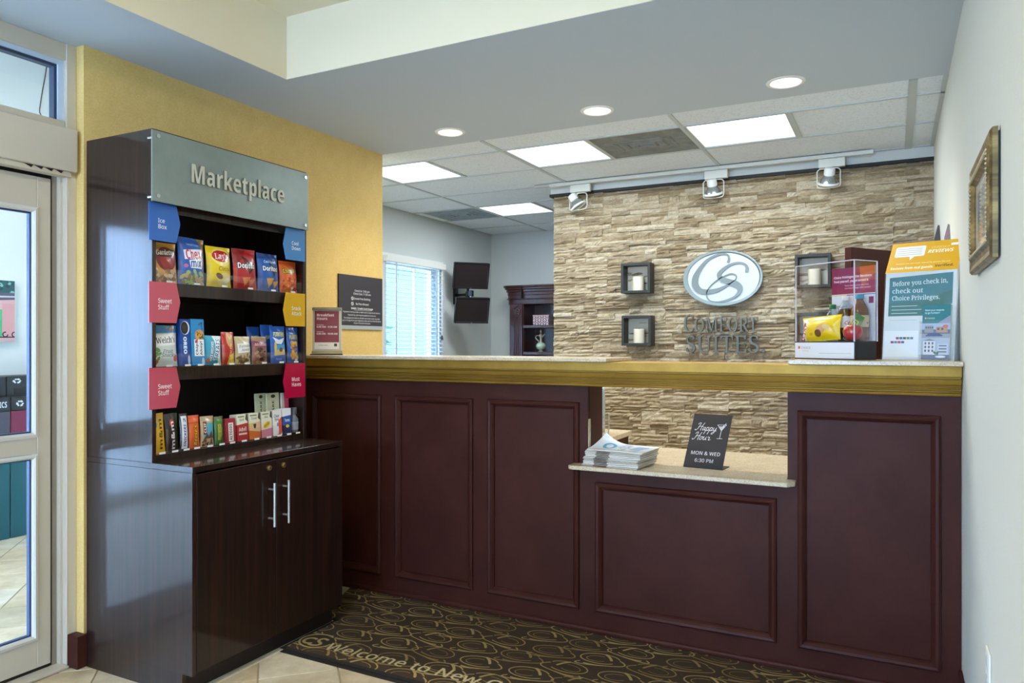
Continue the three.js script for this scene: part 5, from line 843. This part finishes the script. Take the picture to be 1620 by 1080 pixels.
// door leaf standing open by the stone wall
{
  const dx = 0.42, dd = 0.62, L2 = Math.hypot(dx, dd), t = thing('open_door', 'dark brown door leaf standing open before the stone wall', 'door', [-0.03, 0, 5.02], undefined, Math.atan2(dd, dx));
  add(t, 'door_panel', new RoundedBoxGeometry(L2 - 0.02, 1.965, 0.042, 1, 0.002).translate(0, 0.99, 0), M.mahogany, true);
  add(t, 'handle', [new THREE.CylinderGeometry(0.026, 0.026, 0.008, 20).rotateX(Math.PI / 2).translate(-L2 / 2 + 0.08, 1.0, 0.025), new THREE.CylinderGeometry(0.009, 0.009, 0.05, 12).rotateX(Math.PI / 2).translate(-L2 / 2 + 0.08, 1.0, 0.046), new RoundedBoxGeometry(0.12, 0.018, 0.014, 1, 0.005).translate(-L2 / 2 + 0.125, 1.0, 0.072)], M.steel, true);
}
// behind the pillar on the side worktop
{
  const t = thing('computer_tower', 'pale grey upright equipment case behind the desk pillar', 'computer', [-1.7, 0.914, 4.0]);
  add(t, 'case', box(-1.85, -1.456, 0.9145, 1.165, 3.8, 4.0, 0.004), S({ color: lin('#b4bec2'), roughness: 0.6 }));
  add(t, 'front_bezel', box(-1.456, -1.45, 0.93, 1.15, 3.82, 3.98, 0.002), S({ color: lin('#a9b4ba'), roughness: 0.5 }));
  const s = thing('stapler', 'small black stapler beside the pale equipment case', 'stapler', [-1.45, 0.914, 3.755]);
  add(s, 'base', box(-1.5, -1.405, 0.9145, 0.922, 3.74, 3.77, 0.003), M.black); const arm = box(-1.5, -1.42, 0.928, 0.956, 3.742, 3.768, 0.008); add(s, 'arm', arm, M.black);
  add(s, 'hinge', box(-1.498, -1.43, 0.92, 0.93, 3.746, 3.764, 0.002), M.steel);
  const c = thing('acrylic_holder', 'small clear upright holder on the side worktop', 'holder', [-1.38, 0.914, 3.75]);
  add(c, 'clear_sheet', box(-1.366, -1.363, 0.9145, 1.04, 3.7, 3.8), M.acrylic); add(c, 'clear_foot', box(-1.4, -1.366, 0.9145, 0.9175, 3.7, 3.8), M.acrylic); add(c, 'sheet_edge', box(-1.367, -1.362, 0.9145, 1.042, 3.8, 3.806), P({ color: lin('#f4f6f8'), roughness: 0.2, transmission: 0.3, thickness: 0 }));
}

// ================================================================= BACK OFFICE
function monitor(x, y, d, w, h, label) {
  const t = thing('monitor', label, 'monitor', [x, y, d], 'monitors on the office wall arm', 0.85 - 0.02);
  const tl = new THREE.Matrix4().makeRotationX(0.26), q = (g) => g.applyMatrix4(tl);
  add(t, 'case', q(new RoundedBoxGeometry(w, h, 0.045, 2, 0.008).translate(0, 0, -0.024)), M.black, true);
  add(t, 'bezel', q(frameGeo(-w / 2, w / 2, -h / 2, h / 2, [[0, -0.004], [0.002, 0.004], [0.014, 0.004], [0.017, 0.0]])), S({ color: lin('#1a1c20'), roughness: 0.3 }), true);
  add(t, 'screen', q(new THREE.PlaneGeometry(w - 0.03, h - 0.03).translate(0, 0, 0.0006)), S({ color: lin('#241c1e'), roughness: 0.4 }), true);
  add(t, 'maker_badge', q(new THREE.BoxGeometry(0.02, 0.004, 0.002).translate(0, -h / 2 + 0.008, 0.004)), M.steel, true);
}
monitor(-4.08, 2.145, 6.99, 0.4, 0.285, 'upper black flat monitor on the office wall arm');
monitor(-4.07, 1.768, 6.99, 0.385, 0.285, 'lower black flat monitor on the office wall arm');
{
  const t = thing('wall_bracket', 'black jointed wall arm carrying the two monitors', 'bracket', [XO, 1.95, 7.1]);
  add(t, 'wall_plate', box(XO, XO + 0.02, 1.85, 2.05, 7.06, 7.14, 0.003), M.black);
  add(t, 'pole', rod([XO + 0.19, 1.7, -7.06], [XO + 0.19, 2.2, -7.06], 0.016), M.black);
  add(t, 'link', [rod([XO + 0.01, 1.95, -7.1], [XO + 0.19, 1.95, -7.06], 0.014), rod([XO + 0.19, 1.768, -7.06], [-4.11, 1.768, -7.03], 0.012), rod([XO + 0.19, 2.145, -7.06], [-4.12, 2.145, -7.03], 0.012)], M.black);
  add(t, 'joint', cyl(XO + 0.19, 1.95, 7.06, 0.024, 0.024, 0.06), M.black); add(t, 'joint', box(-4.12, -4.075, 1.925, 1.99, 6.985, 7.03, 0.004), M.black);
  add(t, 'clamp_knob', cyl(-4.095, 1.917, 7.0, 0.012, 0.012, 0.02), M.steel);
}
{
  // china hutch against the office back wall
  const t = thing('china_hutch', 'dark cherry display hutch with curved glass side in the back office', 'cabinet', [-3.3, 0, 7.75]);
  const X0 = -4.03, X1 = -2.6, FD = 7.56, BD = 7.93;
  const lay = (o, r, y0, y1) => { const s = new THREE.Shape(), a = X0 - o, f = FD - o; s.moveTo(a, BD); s.lineTo(a, f + r); s.absarc(a + r, f + r, r, Math.PI, Math.PI * 1.5, false); s.lineTo(X1 + o, f); s.lineTo(X1 + o, BD); s.closePath(); return slab(s, y0, y1, 0.003); };
  add(t, 'crown', [lay(0.0, 0.1, 2.055, 2.075), lay(-0.012, 0.1, 2.03, 2.054), lay(-0.026, 0.1, 2.0, 2.03), lay(-0.036, 0.1, 1.965, 2.0)], M.cherry);
  add(t, 'frieze', [lay(-0.04, 0.1, 1.925, 1.965), lay(-0.03, 0.1, 1.915, 1.925)], M.cherry);
  add(t, 'crown_joint', box(-3.765, -3.757, 1.925, 2.068, FD - 0.001, FD + 0.04), M.dark);
  add(t, 'side_cap', lay(-0.045, 0.1, 1.86, 1.915).translate(0, 0, 0), M.cherry);
  add(t, 'back_panel', box(X0 + 0.05, X1, 0.9, 1.9, BD - 0.02, BD), M.cherry);
  add(t, 'base_cabinet', box(X0 + 0.02, X1, 0, 0.9, FD, BD, 0.006), M.cherry);
  const pil = add(t, 'pilaster', box(-3.925, -3.765, 0.9, 1.86, FD + 0.03, FD + 0.08, 0.004), M.cherry);
  const fl = []; for (let i = 0; i < 4; i++) fl.push(new THREE.CylinderGeometry(0.01, 0.01, 0.76, 8).translate(-3.862 + i * 0.024, 1.31, -(FD + 0.032))); add(pil, 'fluting', fl, M.cherry);
  const carv = []; for (let i = 0; i < 16; i++) carv.push(new THREE.SphereGeometry(rnd(0.007, 0.013), 7, 5).scale(1, 1.2, 0.6).translate(-3.826 + rnd(-0.042, 0.042) * (1 - (i / 16) * 0.7), 1.845 - i * 0.0085, -(FD + 0.026))); add(pil, 'carved_leaf', carv, M.cherry);
  add(t, 'inner_side', box(-3.775, -3.757, 0.9, 1.915, FD + 0.06, BD - 0.02), M.cherry);
  for (const y of [1.588, 1.284, 0.98]) add(t, 'shelf', box(-3.757, X1, y, y + 0.032, FD + 0.03, BD - 0.02, 0.003), M.cherry);
  // curved glass at the left
  const cg = []; const R = 0.11; { const s = []; for (let i = 0; i <= 8; i++) { const a = Math.PI + i / 8 * Math.PI / 2; s.push([X0 + 0.06 + R + Math.cos(a) * R, FD + 0.04 + R + Math.sin(a) * R]); } s.unshift([X0 + 0.06, BD - 0.02]); const p = [], q = []; for (let i = 0; i < s.length - 1; i++) { const [a, b] = [s[i], s[i + 1]]; for (const [x, y, d] of [[a[0], 0.9, a[1]], [b[0], 0.9, b[1]], [b[0], 1.86, b[1]], [a[0], 0.9, a[1]], [b[0], 1.86, b[1]], [a[0], 1.86, a[1]]]) p.push(x, y, -d); } const g = new THREE.BufferGeometry(); g.setAttribute('position', new THREE.Float32BufferAttribute(p, 3)); g.setAttribute('uv', new THREE.Float32BufferAttribute(new Float32Array(p.length / 3 * 2), 2)); g.computeVertexNormals(); cg.push(g); }
  add(t, 'curved_glass', cg, M.glass);
  for (const y of [1.59, 1.29]) add(t, 'glass_shelf', box(X0 + 0.075, -3.78, y, y + 0.008, FD + 0.1, BD - 0.025), P({ color: lin('#a8d8cc'), transmission: 0.6, thickness: 0, roughness: 0.05 }));
  add(t, 'puck_light', [cyl(-3.46, 1.9, FD + 0.1, 0.03, 0.03, 0.03, 18)], M.brass);
  const bx = thing('patterned_box', 'small box with a pink and dark damask pattern on the hutch shelf', 'box', [-3.54, 1.62, FD + 0.12]);
  add(bx, 'carton', new RoundedBoxGeometry(0.2, 0.105, 0.14, 1, 0.003).translate(0, 0.053, 0), printed(256, 140, (c, w, h) => { fill(c, w, h, '#c8a8ac'); for (let i = 0; i < 5; i++) for (let j = 0; j < 3; j++) { const x = i * 84 + (j % 2) * 42 - 20, y = j * 62 + 10; blob(c, x, y, 32, 32, '#34282e'); blob(c, x, y, 17, 22, '#e0d2d6'); blob(c, x, y + 6, 7, 10, '#54404a'); } }), true);
  add(bx, 'lid', new RoundedBoxGeometry(0.204, 0.014, 0.144, 1, 0.003).translate(0, 0.107, 0), S({ color: lin('#b89498'), roughness: 0.6 }), true);
  const lathe = (p, n = 28) => new THREE.LatheGeometry(p.map(([r, y]) => new THREE.Vector2(r, y)), n);
  const ew = thing('ewer', 'pale green porcelain ewer with silver neck and handle', 'ewer', [-3.57, 1.316, FD + 0.12]);
  const silver = S({ color: lin('#b9b0a4'), roughness: 0.35, metalness: 0.6 });
  add(ew, 'foot', lathe([[0.001, 0], [0.034, 0.001], [0.03, 0.01], [0.016, 0.018], [0.02, 0.026]]), silver, true);
  add(ew, 'body', lathe([[0.018, 0.022], [0.045, 0.034], [0.058, 0.058], [0.056, 0.08], [0.04, 0.1], [0.02, 0.108]]), P({ color: lin('#a9c4a8'), roughness: 0.25, clearcoat: 0.6 }), true);
  add(ew, 'neck', lathe([[0.02, 0.106], [0.014, 0.125], [0.012, 0.15], [0.018, 0.175], [0.026, 0.192], [0.018, 0.196]]), silver, true);
  add(ew, 'lid', lathe([[0.02, 0.194], [0.014, 0.204], [0.006, 0.21], [0.01, 0.222], [0.013, 0.234], [0.006, 0.25], [0.001, 0.256]]), silver, true);
  add(ew, 'spout', tube([[0.01, 0.165, 0], [0.03, 0.182, 0], [0.05, 0.204, 0]], 0.007, 10, 8), silver, true);
  add(ew, 'handle', tube([[-0.014, 0.18, 0], [-0.05, 0.186, 0], [-0.068, 0.165, 0], [-0.05, 0.14, 0], [-0.03, 0.122, 0], [-0.03, 0.108, 0]], 0.0048, 28, 8), silver, true);
  const bw = thing('footed_bowl', 'pale green footed bowl cut off by the stone wall edge', 'bowl', [-3.34, 1.316, FD + 0.12]);
  add(bw, 'bowl', lathe([[0.001, 0.07], [0.03, 0.074], [0.056, 0.1], [0.068, 0.14], [0.07, 0.158], [0.066, 0.158], [0.062, 0.14], [0.05, 0.106], [0.001, 0.08]]), P({ color: lin('#bcd0bc'), roughness: 0.25, clearcoat: 0.6 }), true);
  add(bw, 'foot', lathe([[0.001, 0], [0.045, 0.002], [0.04, 0.012], [0.014, 0.024], [0.012, 0.05], [0.024, 0.073]]), silver, true);
}

// ================================================================= FLOOR MAT
{
  const t = thing('welcome_mat', 'dark brown welcome mat with tan curls along the desk', 'mat', [-1.2, 0, 3]);
  const pts = [[-2.53, 2.572], [-0.9, 2.545], [0.2, 2.545], [0.2, 3.395], [-2.79, 3.395], [-2.76, 3.3], [-2.66, 2.985], [-2.532, 2.96]];
  const body = slab(pts, 0.0005, 0.009, 0.002); const p = body.attributes.position, uv = body.attributes.uv; for (let i = 0; i < p.count; i++) uv.setXY(i, (p.getX(i) + 2.8) / 3.05, (-p.getZ(i) - 2.5) / (3.05 * 683 / 2048));
  const cols = ['#a48a50', '#8e7440', '#ae955a'];
  const mat = tex(2048, 683, (c, w, h) => {
    fill(c, w, h, '#3c2b14'); scatter(c, 0, 0, w, h, 5000, ['#3a2912', '#2c1f0c', '#40301a'], 1, 4);
    c.lineCap = 'round'; const K = w / 3.05, X = (x) => (x + 2.8) * K, Y = (d) => h - (d - 2.5) * K;   // metres to pixels
    const curl = (x, d, fl) => {
      c.save(); c.translate(X(x), Y(d)); c.scale(K * fl, -K); c.strokeStyle = pick(cols);
      c.lineWidth = 0.0065; c.beginPath(); c.ellipse(0, 0, 0.09, 0.05, 0.08, 0.35, 5.5); c.stroke();
      c.lineWidth = 0.003; c.beginPath(); c.ellipse(-0.01, -0.004, 0.05, 0.028, 0.2, 1.0, 5.4); c.stroke();
      c.lineWidth = 0.007; c.beginPath(); c.moveTo(-0.075, -0.06); c.bezierCurveTo(-0.13, -0.1, -0.02, -0.085, 0.03, -0.066); c.bezierCurveTo(0.1, -0.045, 0.16, -0.03, 0.09, 0.012); c.stroke();
      c.lineWidth = 0.013; c.beginPath(); c.moveTo(0.012, 0.05); c.quadraticCurveTo(0.036, 0.035, 0.052, 0.002); c.stroke();
      c.lineWidth = 0.009; c.beginPath(); c.moveTo(-0.05, -0.072); c.quadraticCurveTo(-0.01, -0.078, 0.034, -0.064); c.stroke(); c.restore();
    };
    for (let r = 0; r < 7; r++) for (let q = 0; q < 14; q++) curl(-2.78 + q * 0.232 + (r % 2) * 0.116 + rnd(-0.014, 0.014), 2.6 + r * 0.132 + rnd(-0.01, 0.01), (q + r) % 3 ? 1 : -1);
    // border, emblem and wording woven along the front edge
    c.strokeStyle = '#1c1610'; c.lineWidth = 34; c.beginPath(); c.moveTo(X(-2.53), Y(2.572)); c.lineTo(X(-0.9), Y(2.545)); c.lineTo(X(0.2), Y(2.545)); c.stroke(); c.lineWidth = 22; c.beginPath(); c.moveTo(X(-2.53), Y(2.56)); c.lineTo(X(-2.53), Y(2.96)); c.stroke();
    c.save(); c.translate(X(-2.43), Y(2.712)); c.scale(K, K); c.fillStyle = '#33240f'; c.beginPath(); c.ellipse(0, 0, 0.085, 0.075, 0, 0, 7); c.fill(); c.strokeStyle = '#b09a60'; c.lineWidth = 0.011; c.beginPath(); c.ellipse(0, 0, 0.085, 0.075, 0, 0.1, 5.2); c.stroke(); c.lineWidth = 0.016; c.beginPath(); c.arc(-0.03, 0.012, 0.03, 0.8, 5.2); c.stroke(); c.beginPath(); c.moveTo(0.04, -0.03); c.bezierCurveTo(0.0, -0.05, -0.01, 0, 0.03, 0.01); c.bezierCurveTo(0.06, 0.03, 0.02, 0.06, -0.01, 0.045); c.stroke(); c.restore();
    const word = 'Welcome to New O'; c.save(); c.translate(X(-2.345), Y(2.655)); c.rotate(-0.012); c.fillStyle = '#cdbb86'; c.font = '66px sans-serif'; c.textBaseline = 'alphabetic'; const want = 0.81 * K, nat = c.measureText('Welcome to New').width; c.scale(want / nat, 1); c.fillText(word, 0, 0); c.strokeStyle = '#cdbb86'; c.lineWidth = 1.6; c.strokeText(word, 0, 0); c.restore();
  });
  add(t, 'pile', body, S({ map: mat, bumpMap: bumpTex(nSpeck, [40, 14]), bumpScale: 0.0015, roughness: 1 }));
  add(t, 'rubber_edge', [box(-0.9, 0.2, 0.0005, 0.004, 2.525, 2.545), slab([[-2.55, 2.552], [-0.9, 2.525], [-0.9, 2.545], [-2.53, 2.572]], 0.0005, 0.004)], M.dark);
}

// ================================================================= VESTIBULE
{
  const recycle = (c, x, y, r, col) => { c.save(); c.translate(x, y); c.strokeStyle = col; c.fillStyle = col; c.lineWidth = r * 0.42; for (let k = 0; k < 3; k++) { c.save(); c.rotate(k * 2.094); c.beginPath(); c.moveTo(-r * 0.5, -r * 0.62); c.lineTo(r * 0.3, -r * 0.62); c.stroke(); c.beginPath(); c.moveTo(r * 0.25, -r * 1.02); c.lineTo(r * 0.8, -r * 0.5); c.lineTo(r * 0.2, -r * 0.2); c.fill(); c.restore(); } c.restore(); };
  const bin = (d0, d1, word, low, label, panel) => {
    const t = thing('recycling_bin', label, 'recycling bin', [-5.85, 0, (d0 + d1) / 2], 'recycling bins in the vestibule'), X = -5.7;
    add(t, 'lower_body', box(-5.98, X, 0, 0.66, d0, d1, 0.006), M.teal);
    add(t, 'upper_body', box(-5.98, X + 0.004, 0.66, 0.925, d0, d1, 0.006), panel);
    add(t, 'lettered_band', new RoundedBoxGeometry(0.3, 0.1, d1 - d0, 1, 0.004).translate(-5.845, 0.977, -(d0 + d1) / 2), M.binBlack);
    add(t, 'hood', box(-5.98, X - 0.05, 1.027, 1.175, d0, d1, 0.006), M.binBlack);
    add(t, 'opening', box(-5.8, X - 0.048, 1.04, 1.09, d0 + 0.05, d1 - 0.05, 0.004), M.dark);
    const dec = (s, y0, y1, wide, x = X + 0.0055) => add(t, 'decal', new THREE.PlaneGeometry(d1 - d0 - 0.02, y1 - y0).rotateY(Math.PI / 2).translate(x, (y0 + y1) / 2, -(d0 + d1) / 2), printed(512, 128, (c, w, h) => { fill(c, w, h, '#20262a'); if (wide) { txt(c, s, w - 100, 68, 80, '#e4eaec', { bold: true, maxw: 170 }); recycle(c, 60, 64, 34, '#e4eaec'); } else { recycle(c, 70, 64, 38, '#e4eaec'); txt(c, s, w - 130, 68, 82, '#e4eaec', { bold: true, maxw: 220, sx: 0.8 }); } }));
    dec(low, 0.93, 1.022, true); dec(word, 1.105, 1.172, false, X - 0.0485);
  };
  bin(3.14, 3.6, 'CANS', 'CANS', 'recycling bin with a maroon front under a band lettered CANS', M.maroon);
  bin(2.66, 3.136, 'PLASTIC', 'PLASTICS', 'recycling bin with a grey front, cut off at the photo edge', S({ color: lin('#4c4a58'), roughness: 0.5 }));
  const t = thing('wall_art', 'unframed street picture in green and pink behind the door glass', 'picture', [-6, 1.66, 3.05]);
  add(t, 'canvas_block', new THREE.BoxGeometry(0.56, 0.46, 0.03).rotateY(Math.PI / 2).translate(-5.984, 1.66, -3.037), [M.white, M.white, M.white, M.white, M.white, M.white].map((m, i) => i === 4 ? printed(512, 420, (c, w, h) => { fill(c, w, h, '#d8a8a8'); c.fillStyle = '#27595c'; c.fillRect(0, 0, w, 96); scatter(c, 0, 0, w, 90, 40, ['#1c4448', '#4c8c88', '#7cb4a8'], 6, 22); poly(c, [[0, 90], [w, 84], [w, 130], [0, 170]], '#5c5464'); poly(c, [[0, 118], [w, 104], [w, 114], [0, 136]], '#c4c0cc'); c.fillStyle = '#58b07c'; c.fillRect(300, 200, 130, 190); c.fillStyle = '#d89c9c'; c.fillRect(430, 160, 82, 230); c.fillStyle = '#b8c8b0'; c.fillRect(0, 170, 300, 220); c.strokeStyle = '#2c2a30'; c.lineWidth = 8; c.beginPath(); c.moveTo(0, 398); c.lineTo(w, 390); c.stroke(); for (let x = 30; x < w; x += 60) { c.beginPath(); c.arc(x, 372, 16, 0, 5); c.stroke(); } }) : m));
}
// pale building across the yard from the office window
{
  const t = thing('neighbour_building', 'pale building across the yard, seen through the office blind', 'building', [-11, 0, 9]);
  const wm = S({ color: lin('#59646e'), roughness: 0.9 });
  add(t, 'wall', box(-13, -11, -0.05, 4.4, 3, 24), wm);
  for (const d of [7.6, 9.6, 11.6, 13.6]) for (const y of [0.9, 3.1]) { const f = add(t, 'window', box(-11, -10.95, y, y + 1.2, d, d + 0.95), S({ color: lin('#6a7884'), roughness: 0.7 })); add(f, 'pane', box(-10.952, -10.946, y + 0.08, y + 1.12, d + 0.08, d + 0.87), S({ color: lin('#3c5068'), roughness: 0.1 })); }
}
// shrub outside the office window
{
  const t = thing('garden_shrub', 'leafy green shrub outside the blinded office window', 'shrub', [-6.4, 0, 7.7]);
  const lv = []; for (let i = 0; i < 420; i++) { const a = rnd(0, 6.28), r = 0.75 * Math.sqrt(rnd()), y = 0.3 + rnd() * 1.5, g = new THREE.CircleGeometry(rnd(0.05, 0.1), 5); g.scale(1, 0.45, 1); g.rotateX(rnd(0, 6)); g.rotateY(rnd(0, 6)); g.translate(-6.4 + Math.cos(a) * r * (1.1 - y * 0.3), y, -7.7 + Math.sin(a) * r); lv.push(g); }
  const f = add(t, 'foliage', lv, P({ color: lin('#2f5a34'), roughness: 0.8, side: THREE.DoubleSide, transmission: 0.25, thickness: 0 })); f.userData.kind = 'stuff';
  add(t, 'stem', [rod([-6.4, -0.04, -7.7], [-6.35, 0.9, -7.65], 0.03), rod([-6.4, 0.1, -7.7], [-6.7, 0.9, -7.9], 0.02), rod([-6.4, 0.1, -7.7], [-6.3, 0.8, -7.4], 0.02)], S({ color: lin('#5c4a36'), roughness: 0.9 }));
}

scene.traverse((o) => { if (o.isMesh) o.castShadow = o.receiveShadow = true; });
renderer.render(scene, camera);
